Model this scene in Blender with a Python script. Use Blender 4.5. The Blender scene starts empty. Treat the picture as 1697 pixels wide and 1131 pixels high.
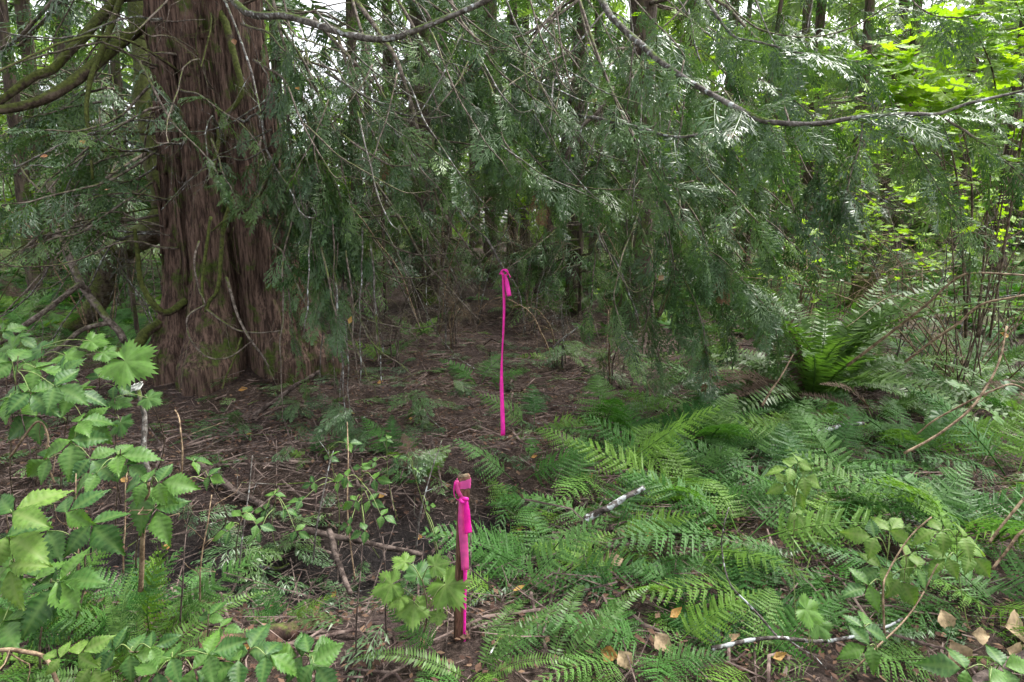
import bpy, math, random
import numpy as np
from mathutils import Vector, Matrix

random.seed(7)
rng = np.random.default_rng(7)
SC = bpy.context.scene
COL = SC.collection
R = math.radians

# ------------------------------------------------------------------ camera, sky, sun, exposure
FPX = 1037.0                      # focal length in photo pixels (22 mm on a 36 mm sensor)
CAM_H = 1.45
PITCH = R(10.0)
cam_d = bpy.data.cameras.new('camera')
cam_d.sensor_width = 36.0
cam_d.lens = 36.0 * FPX / 1697.0
cam_d.clip_start = 0.05
cam_d.clip_end = 2000.0
cam = bpy.data.objects.new('camera', cam_d)
COL.objects.link(cam)
cam.location = (0, 0, CAM_H)
cam.rotation_euler = (math.pi / 2 - PITCH, 0, 0)
SC.camera = cam

SUN_DIR = Vector((0.42, 0.30, 0.86)).normalized()       # towards the sun
world = bpy.data.worlds.new('World')
SC.world = world
world.use_nodes = True
wn = world.node_tree
wn.nodes.clear()
w_out = wn.nodes.new('ShaderNodeOutputWorld')
w_bg = wn.nodes.new('ShaderNodeBackground')
w_sky = wn.nodes.new('ShaderNodeTexSky')
w_hs = wn.nodes.new('ShaderNodeHueSaturation')
w_sky.sky_type = 'NISHITA'
w_sky.sun_disc = False
w_sky.sun_elevation = math.asin(SUN_DIR.z)
w_sky.sun_rotation = math.atan2(SUN_DIR.x, SUN_DIR.y)
w_sky.dust_density = 4.0
w_sky.air_density = 1.0
w_hs.inputs['Saturation'].default_value = 0.18          # thin overcast: nearly white
w_bg.inputs['Strength'].default_value = 0.15
wn.links.new(w_sky.outputs[0], w_hs.inputs['Color'])
wn.links.new(w_hs.outputs[0], w_bg.inputs[0])
wn.links.new(w_bg.outputs[0], w_out.inputs[0])

sun_d = bpy.data.lights.new('sun', 'SUN')
sun_d.energy = 1.5
sun_d.angle = R(11)
sun_d.color = (1.0, 0.96, 0.90)
sun = bpy.data.objects.new('sun', sun_d)
COL.objects.link(sun)
sun.rotation_euler = (-SUN_DIR).to_track_quat('-Z', 'Y').to_euler()

SC.view_settings.view_transform = 'Standard'
SC.view_settings.look = 'None'
SC.view_settings.gamma = 1.0
SC.view_settings.exposure = 1.92
SC.view_settings.use_curve_mapping = False
SC.render.engine = 'CYCLES'
SC.cycles.max_bounces = 6
SC.cycles.diffuse_bounces = 3
SC.cycles.glossy_bounces = 2
SC.cycles.transmission_bounces = 5
SC.cycles.transparent_max_bounces = 4
SC.cycles.caustics_reflective = False
SC.cycles.caustics_refractive = False
SC.cycles.use_adaptive_sampling = True
SC.cycles.adaptive_threshold = 0.02
SC.cycles.use_denoising = True
SC.cycles.sample_clamp_indirect = 6.0

# ------------------------------------------------------------------ noise and ground height
def _hash(ix, iy, seed):
    h = (ix.astype(np.int64) * 374761393 + iy.astype(np.int64) * 668265263 + seed * 974711) & 0x7fffffff
    h = ((h ^ (h >> 13)) * 1274126177) & 0x7fffffff
    return ((h ^ (h >> 16)) & 0xffff) / 65535.0

def vnoise(x, y, seed=0):
    x = np.asarray(x, float); y = np.asarray(y, float)
    ix = np.floor(x); iy = np.floor(y)
    fx = x - ix; fy = y - iy
    fx = fx * fx * (3 - 2 * fx); fy = fy * fy * (3 - 2 * fy)
    a = _hash(ix, iy, seed); b = _hash(ix + 1, iy, seed)
    c = _hash(ix, iy + 1, seed); d = _hash(ix + 1, iy + 1, seed)
    return (a * (1 - fx) + b * fx) * (1 - fy) + (c * (1 - fx) + d * fx) * fy

def fbm(x, y, seed=0, octv=4):
    s = 0; a = 0.5
    for k in range(octv):
        s = s + a * (vnoise(x, y, seed + k * 17) - 0.5)
        x = x * 2.03; y = y * 2.03; a *= 0.5
    return s

def sstep(a, b, x):
    t = np.clip((x - a) / (b - a), 0, 1)
    return t * t * (3 - 2 * t)

def ditch_mask(x, y):
    c = 2.95 + 0.10 * x + 0.12 * np.sin(x * 2.1)
    return np.exp(-((y - c) / 0.42) ** 2) * (1 - sstep(-0.15, 0.45, x)) * sstep(-6, -2.5, x + 1.0 * 0)

def H(x, y):
    x = np.asarray(x, float); y = np.asarray(y, float)
    z = 0.22 * fbm(x * 0.45, y * 0.45, 3, 3) + 0.15 * fbm(x * 2.0, y * 2.0, 11, 3) + 0.03 * fbm(x * 9, y * 9, 21, 2)
    z = z * (1 - 0.5 * np.exp(-((y - 1.5) / 1.5) ** 2))
    z = z - 0.34 * ditch_mask(x, y)
    z = z + 0.10 * np.exp(-((y - 3.75) / 0.5) ** 2) * (1 - sstep(0.0, 0.6, x))       # far bank of the ditch
    z = z + 0.30 * np.exp(-(((x - 3.3) / 0.55) ** 2 + ((y - 6.3) / 0.5) ** 2))         # rotten mound under the sword fern
    z = z + 0.20 * np.exp(-(((x + 2.58) / 0.95) ** 2 + ((y - 6.1) / 0.95) ** 2))          # root collar of the old cedar
    d = np.maximum(y - 9, 0)
    z = z + 0.050 * np.clip(y - 5.8, 0, 9) + 0.018 * np.minimum(d, 40) + 0.25 * fbm(x * 0.15 + 5, y * 0.15, 31, 2) * sstep(6, 14, y)
    return z

CF = np.array([0, math.cos(PITCH), -math.sin(PITCH)])
CU = np.array([0, math.sin(PITCH), math.cos(PITCH)])
CR = np.array([1.0, 0, 0])
CO = np.array([0, 0, CAM_H])

def P(u, v, d):
    """photo pixel and depth in metres along the lens axis -> world point"""
    return CO + d * (CF + CR * (u - 848.5) / FPX - CU * (v - 565.5) / FPX)

def proj(p):
    q = np.asarray(p, float) - CO
    d = q @ CF
    return 848.5 + FPX * (q @ CR) / d, 565.5 - FPX * (q @ CU) / d, d

def G(u, v, lift=0.0):
    """where the ray through a photo pixel meets the ground"""
    dr = CF + CR * (u - 848.5) / FPX - CU * (v - 565.5) / FPX
    t = np.linspace(1.0, 60, 6000)
    pts = CO + t[:, None] * dr
    below = pts[:, 2] < H(pts[:, 0], pts[:, 1]) + lift
    i = int(np.argmax(below)) if below.any() else 2500
    return pts[i]

def hz(x, y):
    return float(H(np.array([x]), np.array([y]))[0])

# ------------------------------------------------------------------ mesh helpers (all triangles, numpy)
def mesh_of(name, V, T, mat=None, smooth=False, attrs=None):
    V = np.asarray(V, np.float32); T = np.asarray(T, np.int32)
    me = bpy.data.meshes.new(name)
    me.vertices.add(len(V)); me.vertices.foreach_set('co', V.ravel())
    me.loops.add(T.size); me.loops.foreach_set('vertex_index', T.ravel())
    me.polygons.add(len(T))
    me.polygons.foreach_set('loop_start', np.arange(0, T.size, 3, dtype=np.int32))
    if smooth:
        me.polygons.foreach_set('use_smooth', np.ones(len(T), bool))
    if attrs:
        for k, a in attrs.items():
            at = me.attributes.new(k, 'FLOAT', 'POINT')
            at.data.foreach_set('value', np.asarray(a, np.float32))
    me.update(calc_edges=True)
    if mat is not None:
        me.materials.append(mat)
    return me

def cat(lst):
    Vs, Ts, o = [], [], 0
    for V, T in lst:
        Vs.append(V); Ts.append(np.asarray(T) + o); o += len(V)
    if not Vs:
        return np.zeros((0, 3)), np.zeros((0, 3), int)
    return np.concatenate(Vs), np.concatenate(Ts)

def scatter(proto, Ms):
    """one mesh from many transformed copies of a prototype; Ms is (k,4,4)"""
    V, T = proto
    Ms = np.asarray(Ms)
    VV = np.einsum('kij,nj->kni', Ms[:, :3, :3], V) + Ms[:, None, :3, 3]
    TT = T[None] + (np.arange(len(Ms)) * len(V))[:, None, None]
    return VV.reshape(-1, 3), TT.reshape(-1, 3)

def spline(pts, n):
    pts = np.asarray(pts, float)
    if len(pts) == 2:
        return pts[0] + (pts[1] - pts[0]) * np.linspace(0, 1, n)[:, None]
    q = np.vstack([2 * pts[0] - pts[1], pts, 2 * pts[-1] - pts[-2]])
    m = len(pts) - 1
    t = np.linspace(0, m, n)
    i = np.minimum(t.astype(int), m - 1); f = (t - i)[:, None]
    a, b, c, d = q[i], q[i + 1], q[i + 2], q[i + 3]
    return 0.5 * (2 * b + (c - a) * f + (2 * a - 5 * b + 4 * c - d) * f * f + (3 * b - a - 3 * c + d) * f ** 3)

def unit(v):
    v = np.asarray(v, float)
    return v / (math.sqrt(v @ v) + 1e-12)

_TT = {}
def tube_tris(n, sides):
    if (n, sides) not in _TT:
        idx = np.arange(n * sides).reshape(n, sides)
        a = idx[:-1]; b = idx[1:]
        a2 = np.roll(a, -1, 1); b2 = np.roll(b, -1, 1)
        T = [np.stack([a, a2, b2], -1).reshape(-1, 3), np.stack([a, b2, b], -1).reshape(-1, 3)]
        caps = [(idx[-1, 0], idx[-1, j], idx[-1, j + 1]) for j in range(1, sides - 1)] + [(idx[0, 0], idx[0, j + 1], idx[0, j]) for j in range(1, sides - 1)]
        _TT[(n, sides)] = np.concatenate(T + [np.array(caps)])
    return _TT[(n, sides)]

def tube(pts, rad, sides=6, lump=0.0, seed=0):
    pts = np.asarray(pts, float); n = len(pts)
    rad = np.broadcast_to(np.asarray(rad, float), (n,))
    tan = np.empty_like(pts); tan[1:-1] = pts[2:] - pts[:-2]; tan[0] = pts[1] - pts[0]; tan[-1] = pts[-1] - pts[-2]
    tan /= np.sqrt((tan * tan).sum(1))[:, None] + 1e-12
    u0 = np.cross(pts[-1] - pts[0] + 1e-4, [0.31, 0.2, 0.93]); u0 = u0 / (math.sqrt(u0 @ u0) + 1e-12)
    if sides > 4:
        U = np.empty_like(pts); u = u0
        for i in range(n):
            t = tan[i]; u = u - t * (u @ t); u = u / (math.sqrt(u @ u) + 1e-12); U[i] = u
    else:
        U = u0[None] - tan * (tan @ u0)[:, None]; U /= np.sqrt((U * U).sum(1))[:, None] + 1e-12
    W = np.stack([tan[:, 1] * U[:, 2] - tan[:, 2] * U[:, 1], tan[:, 2] * U[:, 0] - tan[:, 0] * U[:, 2], tan[:, 0] * U[:, 1] - tan[:, 1] * U[:, 0]], -1)
    ang = np.arange(sides) * 2 * math.pi / sides
    rr = np.repeat(rad[:, None], sides, 1)
    if lump:
        A_, I_ = np.meshgrid(ang * 1.3 + seed, np.arange(n) * 0.55)
        rr = rr * (1 + lump * (vnoise(A_, I_, seed) - 0.5) * 2)
    V = pts[:, None] + rr[..., None] * (np.cos(ang)[None, :, None] * U[:, None] + np.sin(ang)[None, :, None] * W[:, None])
    return V.reshape(-1, 3), tube_tris(n, sides)

def frame(pos, d, up, s=1.0, roll=0.0, sy=None):
    d = unit(d)
    z = np.asarray(up, float) - d * (np.asarray(up, float) @ d)
    if np.linalg.norm(z) < 1e-3:
        z = cross(d, [1, 0.3, 0.1])
    z = unit(z); y = cross(z, d)
    if roll:
        c, si = math.cos(roll), math.sin(roll)
        y, z = y * c + z * si, z * c - y * si
    M = np.eye(4)
    M[:3, 0] = d * s; M[:3, 1] = y * (s if sy is None else sy); M[:3, 2] = z * s; M[:3, 3] = pos
    return M

# ------------------------------------------------------------------ scene-graph helpers
def tag(o, label=None, cat_=None, group=None, kind=None):
    if label: o['label'] = label
    if cat_: o['category'] = cat_
    if group: o['group'] = group
    if kind: o['kind'] = kind
    return o

def thing(name, label, cat_, loc, group=None, kind=None):
    o = bpy.data.objects.new(name, None)
    o.empty_display_size = 0.1
    COL.objects.link(o); o.location = loc
    return tag(o, label, cat_, group, kind)

def add(name, me, parent=None, M=None):
    o = bpy.data.objects.new(name, me)
    COL.objects.link(o)
    if parent is not None:
        o.parent = parent
    if M is not None:
        o.matrix_basis = Matrix(M.tolist() if hasattr(M, 'tolist') else M)
    return o

# ------------------------------------------------------------------ materials
def nt(name):
    m = bpy.data.materials.new(name); m.use_nodes = True
    t = m.node_tree; t.nodes.clear()
    out = t.nodes.new('ShaderNodeOutputMaterial')
    return m, t, out

def nd(t, kind, **kw):
    n = t.nodes.new(kind)
    for k, v in kw.items():
        if k in n.inputs: n.inputs[k].default_value = v
        else: setattr(n, k, v)
    return n

def ramp(t, fac, stops):
    r = t.nodes.new('ShaderNodeValToRGB')
    el = r.color_ramp.elements
    while len(el) < len(stops): el.new(0.5)
    for e, (p, c) in zip(el, stops):
        e.position = p; e.color = (*c, 1)
    t.links.new(fac, r.inputs[0])
    return r.outputs[0]

def leaf_mat(name, cols, rough=0.45, trans=0.3, tcol=None, spec=0.5, spots=None, vein=None):
    """leaf tissue: colour varies from leaf to leaf, part of the light passes through"""
    m, t, out = nt(name)
    oi = nd(t, 'ShaderNodeObjectInfo'); at = nd(t, 'ShaderNodeAttribute', attribute_name='var')
    ad = nd(t, 'ShaderNodeMath', operation='ADD'); fr = nd(t, 'ShaderNodeMath', operation='FRACT')
    t.links.new(oi.outputs['Random'], ad.inputs[0]); t.links.new(at.outputs['Fac'], ad.inputs[1]); t.links.new(ad.outputs[0], fr.inputs[0])
    n = len(cols)
    c = ramp(t, fr.outputs[0], [(i / max(1, n - 1), k) for i, k in enumerate(cols)])
    tc = nd(t, 'ShaderNodeTexCoord')
    nz = nd(t, 'ShaderNodeTexNoise', Scale=9.0, Detail=3.0)
    t.links.new(tc.outputs['Object'], nz.inputs['Vector'])
    mr = nd(t, 'ShaderNodeMapRange'); mr.inputs[1].default_value = 0.3; mr.inputs[2].default_value = 0.7
    mr.inputs[3].default_value = 0.72; mr.inputs[4].default_value = 1.25
    t.links.new(nz.outputs['Fac'], mr.inputs[0])
    mx = nd(t, 'ShaderNodeVectorMath', operation='SCALE')
    t.links.new(c, mx.inputs[0]); t.links.new(mr.outputs[0], mx.inputs['Scale'])
    col = mx.outputs[0]
    if spots:
        vz = nd(t, 'ShaderNodeTexNoise', Scale=22.0, Detail=2.0)
        t.links.new(tc.outputs['Object'], vz.inputs['Vector'])
        f = ramp(t, vz.outputs['Fac'], [(0.66, (0, 0, 0)), (0.76, (1, 1, 1))])
        mm = nd(t, 'ShaderNodeMix', data_type='RGBA')
        t.links.new(f, mm.inputs[0]); t.links.new(col, mm.inputs[6]); mm.inputs[7].default_value = (*spots, 1)
        col = mm.outputs[2]
    if vein:
        va = nd(t, 'ShaderNodeAttribute', attribute_name='vein')
        mm = nd(t, 'ShaderNodeMix', data_type='RGBA')
        t.links.new(va.outputs['Fac'], mm.inputs[0]); t.links.new(col, mm.inputs[6]); mm.inputs[7].default_value = (*vein, 1)
        col = mm.outputs[2]
    pb = nd(t, 'ShaderNodeBsdfPrincipled', Roughness=rough)
    pb.inputs['Specular IOR Level'].default_value = spec
    t.links.new(col, pb.inputs['Base Color'])
    tb = nd(t, 'ShaderNodeBsdfTranslucent')
    tm = nd(t, 'ShaderNodeMix', data_type='RGBA', blend_type='MULTIPLY'); tm.inputs[0].default_value = 1.0
    t.links.new(col, tm.inputs[6]); tm.inputs[7].default_value = (*(tcol or (1.5, 1.6, 0.7)), 1)
    tm.clamp_result = False
    t.links.new(tm.outputs[2], tb.inputs['Color'])
    ms = nd(t, 'ShaderNodeMixShader'); ms.inputs[0].default_value = trans
    t.links.new(pb.outputs[0], ms.inputs[1]); t.links.new(tb.outputs[0], ms.inputs[2])
    t.links.new(ms.outputs[0], out.inputs[0])
    return m

def bark_mat(name, c1, c2, moss=0.0, mosscol=(0.05, 0.075, 0.012), scale=(14, 14, 1.6), rough=0.9, bump=0.6, lichen=0.0, moss_up=0.5):
    """fibrous bark or dead wood; moss grows on upward faces and in patches, lichen in pale flecks"""
    m, t, out = nt(name)
    tc = nd(t, 'ShaderNodeTexCoord')
    mp = nd(t, 'ShaderNodeMapping'); mp.inputs['Scale'].default_value = scale
    t.links.new(tc.outputs['Object'], mp.inputs[0])
    n1 = nd(t, 'ShaderNodeTexNoise', Scale=1.0, Detail=6.0, Roughness=0.7); t.links.new(mp.outputs[0], n1.inputs['Vector'])
    n2 = nd(t, 'ShaderNodeTexNoise', Scale=1.7, Detail=3.0); t.links.new(tc.outputs['Object'], n2.inputs['Vector'])
    c = ramp(t, n1.outputs['Fac'], [(0.34, tuple(x * 0.40 for x in c1)), (0.46, c1), (0.56, c2), (0.68, tuple(x * 1.35 for x in c2))])
    mr = nd(t, 'ShaderNodeMapRange'); mr.inputs[3].default_value = 0.65; mr.inputs[4].default_value = 1.35
    t.links.new(n2.outputs['Fac'], mr.inputs[0])
    sc = nd(t, 'ShaderNodeVectorMath', operation='SCALE'); t.links.new(c, sc.inputs[0]); t.links.new(mr.outputs[0], sc.inputs['Scale'])
    col = sc.outputs[0]
    if lichen:
        n4 = nd(t, 'ShaderNodeTexNoise', Scale=26.0, Detail=4.0); t.links.new(tc.outputs['Object'], n4.inputs['Vector'])
        f = ramp(t, n4.outputs['Fac'], [(0.62 - lichen * 0.25, (0, 0, 0)), (0.68 - lichen * 0.25, (1, 1, 1))])
        mm = nd(t, 'ShaderNodeMix', data_type='RGBA'); t.links.new(f, mm.inputs[0]); t.links.new(col, mm.inputs[6])
        mm.inputs[7].default_value = (0.42, 0.45, 0.44, 1); col = mm.outputs[2]
    if moss:
        ge = nd(t, 'ShaderNodeNewGeometry'); sp = nd(t, 'ShaderNodeSeparateXYZ'); t.links.new(ge.outputs['Normal'], sp.inputs[0])
        n3 = nd(t, 'ShaderNodeTexNoise', Scale=5.0, Detail=5.0, Roughness=0.65); t.links.new(tc.outputs['Object'], n3.inputs['Vector'])
        a = nd(t, 'ShaderNodeMath', operation='MULTIPLY_ADD'); t.links.new(sp.outputs['Z'], a.inputs[0]); a.inputs[1].default_value = 0.28 * moss_up
        t.links.new(n3.outputs['Fac'], a.inputs[2])
        f = ramp(t, a.outputs[0], [(max(0.0, 0.68 - 0.42 * moss), (0, 0, 0)), (min(1.0, 0.80 - 0.42 * moss), (1, 1, 1))])
        n5 = nd(t, 'ShaderNodeTexNoise', Scale=40.0, Detail=3.0); t.links.new(tc.outputs['Object'], n5.inputs['Vector'])
        mc = ramp(t, n5.outputs['Fac'], [(0.3, tuple(x * 0.5 for x in mosscol)), (0.7, tuple(x * 1.6 for x in mosscol))])
        mm = nd(t, 'ShaderNodeMix', data_type='RGBA'); t.links.new(f, mm.inputs[0]); t.links.new(col, mm.inputs[6]); t.links.new(mc, mm.inputs[7])
        col = mm.outputs[2]
    pb = nd(t, 'ShaderNodeBsdfPrincipled', Roughness=rough); pb.inputs['Specular IOR Level'].default_value = 0.25
    t.links.new(col, pb.inputs['Base Color'])
    bp = nd(t, 'ShaderNodeBump', Strength=bump, Distance=0.02); t.links.new(n1.outputs['Fac'], bp.inputs['Height']); t.links.new(bp.outputs[0], pb.inputs['Normal'])
    t.links.new(pb.outputs[0], out.inputs[0])
    return m

def ground_mat():
    m, t, out = nt('forest_floor')
    tc = nd(t, 'ShaderNodeTexCoord')
    n1 = nd(t, 'ShaderNodeTexNoise', Scale=2.2, Detail=5.0, Roughness=0.6); n2 = nd(t, 'ShaderNodeTexNoise', Scale=45.0, Detail=6.0, Roughness=0.75)
    n3 = nd(t, 'ShaderNodeTexNoise', Scale=0.7, Detail=4.0)
    for n in (n1, n2, n3): t.links.new(tc.outputs['Object'], n.inputs['Vector'])
    a = ramp(t, n2.outputs['Fac'], [(0.25, (0.012, 0.007, 0.006)), (0.45, (0.042, 0.029, 0.025)), (0.60, (0.085, 0.060, 0.053)), (0.78, (0.18, 0.135, 0.118))])
    b = ramp(t, n2.outputs['Fac'], [(0.25, (0.014, 0.010, 0.008)), (0.5, (0.05, 0.034, 0.024)), (0.75, (0.12, 0.09, 0.06))])
    mx = nd(t, 'ShaderNodeMix', data_type='RGBA')
    f = ramp(t, n1.outputs['Fac'], [(0.40, (0, 0, 0)), (0.62, (1, 1, 1))])
    t.links.new(f, mx.inputs[0]); t.links.new(a, mx.inputs[6]); t.links.new(b, mx.inputs[7])
    mo = nd(t, 'ShaderNodeAttribute', attribute_name='moss'); mu = nd(t, 'ShaderNodeAttribute', attribute_name='mud')
    ma = nd(t, 'ShaderNodeMath', operation='MULTIPLY_ADD'); t.links.new(n1.outputs['Fac'], ma.inputs[0]); ma.inputs[1].default_value = 0.9
    t.links.new(mo.outputs['Fac'], ma.inputs[2])
    fm = ramp(t, ma.outputs[0], [(0.78, (0, 0, 0)), (1.0, (1, 1, 1))])
    mc = ramp(t, n2.outputs['Fac'], [(0.3, (0.018, 0.03, 0.007)), (0.7, (0.09, 0.13, 0.03))])
    m2 = nd(t, 'ShaderNodeMix', data_type='RGBA'); t.links.new(fm, m2.inputs[0]); t.links.new(mx.outputs[2], m2.inputs[6]); t.links.new(mc, m2.inputs[7])
    md = ramp(t, n2.outputs['Fac'], [(0.3, (0.006, 0.005, 0.005)), (0.72, (0.040, 0.034, 0.032))])
    m3 = nd(t, 'ShaderNodeMix', data_type='RGBA'); t.links.new(mu.outputs['Fac'], m3.inputs[0]); t.links.new(m2.outputs[2], m3.inputs[6]); t.links.new(md, m3.inputs[7])
    pb = nd(t, 'ShaderNodeBsdfPrincipled', Roughness=0.92); pb.inputs['Specular IOR Level'].default_value = 0.2
    t.links.new(m3.outputs[2], pb.inputs['Base Color'])
    bp = nd(t, 'ShaderNodeBump', Strength=0.9, Distance=0.03); t.links.new(n2.outputs['Fac'], bp.inputs['Height']); t.links.new(bp.outputs[0], pb.inputs['Normal'])
    t.links.new(pb.outputs[0], out.inputs[0])
    return m

def plain_mat(name, col, rough=0.5, spec=0.5, trans=0.0, noise=0.15, nscale=30.0):
    m, t, out = nt(name)
    tc = nd(t, 'ShaderNodeTexCoord'); nz = nd(t, 'ShaderNodeTexNoise', Scale=nscale, Detail=4.0)
    t.links.new(tc.outputs['Object'], nz.inputs['Vector'])
    c = ramp(t, nz.outputs['Fac'], [(0.3, tuple(x * (1 - noise) for x in col)), (0.7, tuple(min(1, x * (1 + noise)) for x in col))])
    pb = nd(t, 'ShaderNodeBsdfPrincipled', Roughness=rough); pb.inputs['Specular IOR Level'].default_value = spec
    t.links.new(c, pb.inputs['Base Color'])
    n2 = nd(t, 'ShaderNodeTexNoise', Scale=nscale * 2.2, Detail=3.0); t.links.new(tc.outputs['Object'], n2.inputs['Vector'])
    bp = nd(t, 'ShaderNodeBump', Strength=0.45, Distance=0.006); t.links.new(n2.outputs['Fac'], bp.inputs['Height']); t.links.new(bp.outputs[0], pb.inputs['Normal'])
    sh = pb.outputs[0]
    if trans:
        tb = nd(t, 'ShaderNodeBsdfTranslucent'); t.links.new(c, tb.inputs[0])
        ms = nd(t, 'ShaderNodeMixShader'); ms.inputs[0].default_value = trans
        t.links.new(sh, ms.inputs[1]); t.links.new(tb.outputs[0], ms.inputs[2]); sh = ms.outputs[0]
    t.links.new(sh, out.inputs[0])
    return m

M = {}
M['cedar'] = leaf_mat('cedar_foliage', [(0.022, 0.058, 0.016), (0.046, 0.102, 0.030), (0.070, 0.130, 0.052), (0.095, 0.172, 0.036), (0.036, 0.086, 0.032)], rough=0.42, trans=0.26, spec=0.52)
M['cedar_new'] = leaf_mat('cedar_new_growth', [(0.06, 0.13, 0.045), (0.09, 0.17, 0.06)], rough=0.4, trans=0.3)
M['cedar_dead'] = leaf_mat('cedar_dead_spray', [(0.14, 0.075, 0.035), (0.20, 0.11, 0.06)], rough=0.8, trans=0.2, tcol=(1.2, 1.0, 0.7))
M['far'] = leaf_mat('far_foliage_lit', [(0.07, 0.13, 0.045), (0.10, 0.17, 0.06), (0.14, 0.22, 0.06), (0.19, 0.28, 0.07)], rough=0.5, trans=0.45)  # greens raised above cedar: the brighter background light is put into the colour
M['maple'] = leaf_mat('maple_leaf', [(0.14, 0.27, 0.012), (0.19, 0.34, 0.02), (0.24, 0.38, 0.025), (0.12, 0.25, 0.02)], rough=0.5, trans=0.5, spec=0.3, tcol=(1.6, 1.6, 0.5), vein=(0.2, 0.3, 0.06))
M['fern'] = leaf_mat('wood_fern', [(0.020, 0.076, 0.012), (0.045, 0.132, 0.020), (0.070, 0.158, 0.042), (0.110, 0.210, 0.024), (0.036, 0.112, 0.028)], rough=0.5, trans=0.32, spec=0.22)
M['sword'] = leaf_mat('sword_fern', [(0.050, 0.110, 0.020), (0.070, 0.145, 0.026), (0.090, 0.17, 0.034)], rough=0.45, trans=0.35, spec=0.35)
M['fern_dead'] = leaf_mat('fern_dead', [(0.10, 0.062, 0.038), (0.065, 0.042, 0.028)], rough=0.85, trans=0.15, tcol=(1.1, 1.0, 0.7))
M['bramble'] = leaf_mat('bramble_leaf', [(0.022, 0.075, 0.015), (0.038, 0.108, 0.020), (0.080, 0.180, 0.022), (0.030, 0.085, 0.026)], rough=0.5, trans=0.32, spec=0.35, spots=(0.10, 0.12, 0.03), vein=(0.11, 0.20, 0.05), tcol=(1.4, 1.5, 0.6))
M['bramble_pale'] = leaf_mat('pale_bramble_leaf', [(0.085, 0.17, 0.025), (0.12, 0.21, 0.035)], rough=0.55, trans=0.32, spec=0.3, vein=(0.17, 0.24, 0.07))
M['yellow'] = leaf_mat('fallen_yellow_leaf', [(0.30, 0.15, 0.03), (0.36, 0.23, 0.05), (0.25, 0.11, 0.04), (0.32, 0.22, 0.12)], rough=0.6, trans=0.15, tcol=(1, 1, 1), spots=(0.2, 0.10, 0.04))
M['tan_leaf'] = leaf_mat('dry_tan_leaf', [(0.27, 0.19, 0.11), (0.34, 0.25, 0.14)], rough=0.7, trans=0.15, tcol=(1, 1, 1))
M['bark'] = bark_mat('red_cedar_bark', (0.058, 0.035, 0.026), (0.142, 0.092, 0.070), moss=0.34, scale=(42, 42, 5.0), bump=1.0, moss_up=0.2)
M['bark_mossy'] = bark_mat('mossy_bark', (0.050, 0.036, 0.028), (0.10, 0.075, 0.058), moss=0.42, scale=(16, 16, 3))
M['limb_moss'] = bark_mat('mossy_limb', (0.07, 0.05, 0.035), (0.13, 0.10, 0.075), moss=0.72, scale=(20, 20, 20), moss_up=1.0, mosscol=(0.062, 0.074, 0.016))
M['wood'] = bark_mat('dead_wood', (0.085, 0.066, 0.052), (0.185, 0.152, 0.128), moss=0.14, scale=(25, 25, 25), moss_up=0.8, mosscol=(0.09, 0.11, 0.03))
M['wood_grey'] = bark_mat('grey_branch', (0.085, 0.074, 0.064), (0.18, 0.165, 0.15), moss=0.2, scale=(30, 30, 30), lichen=0.12, moss_up=0.8)
M['birch'] = bark_mat('lichen_stick', (0.045, 0.036, 0.030), (0.12, 0.105, 0.095), lichen=0.42, scale=(30, 30, 30))
M['cane'] = bark_mat('tan_cane', (0.13, 0.085, 0.05), (0.26, 0.19, 0.12), scale=(30, 30, 30), bump=0.3, rough=0.7)
M['floor_wood'] = bark_mat('floor_wood', (0.040, 0.028, 0.023), (0.105, 0.080, 0.068), scale=(20, 20, 20), bump=0.4)
M['duff'] = leaf_mat('duff_flake', [(0.035, 0.020, 0.015), (0.075, 0.042, 0.030), (0.12, 0.07, 0.045), (0.05, 0.028, 0.02), (0.17, 0.11, 0.07)], rough=0.85, trans=0.05, tcol=(1, 1, 1), spec=0.15)
M['litter'] = bark_mat('litter_twigs', (0.050, 0.032, 0.027), (0.165, 0.122, 0.104), scale=(6, 6, 6), bump=0.2)
M['green_stem'] = plain_mat('green_stem', (0.16, 0.22, 0.06), rough=0.6)
M['brown_stem'] = bark_mat('brown_stem', (0.07, 0.05, 0.034), (0.15, 0.115, 0.08), scale=(30, 30, 30), bump=0.3)
M['pink'] = plain_mat('pink_vinyl', (0.90, 0.035, 0.46), rough=0.35, spec=0.4, trans=0.35, noise=0.16)
M['pink_faded'] = plain_mat('faded_pink_vinyl', (0.85, 0.14, 0.46), rough=0.4, spec=0.4, trans=0.35, noise=0.18)
M['stake'] = bark_mat('weathered_stake', (0.085, 0.042, 0.026), (0.17, 0.092, 0.062), scale=(60, 60, 3), bump=0.35, rough=0.85)
M['stake_top'] = bark_mat('stake_end_grain', (0.065, 0.05, 0.03), (0.12, 0.09, 0.055), scale=(60, 60, 60), bump=0.3)
M['white'] = plain_mat('white_scrap', (0.72, 0.72, 0.68), rough=0.6, noise=0.12, trans=0.1)
M['rot'] = bark_mat('rotten_red_wood', (0.05, 0.028, 0.02), (0.12, 0.068, 0.05), scale=(18, 18, 5), moss=0.25)
M['moss'] = bark_mat('moss_cushion', (0.05, 0.07, 0.012), (0.14, 0.17, 0.03), scale=(45, 45, 45), bump=1.0)
M['ground'] = ground_mat()

# ------------------------------------------------------------------ leaf prototypes
def cross(a, b):
    return np.array((a[1] * b[2] - a[2] * b[1], a[2] * b[0] - a[0] * b[2], a[0] * b[1] - a[1] * b[0]))

def kite(L, p, d, n, ln, w, mid=0.45):
    s = cross(n, d); s = s / (np.linalg.norm(s) + 1e-9)
    L.append((np.array([p, p + d * ln * mid + s * w, p + d * ln, p + d * ln * mid - s * w]), np.array([[0, 1, 2], [0, 2, 3]])[:, [0, 2, 1]]))

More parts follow.
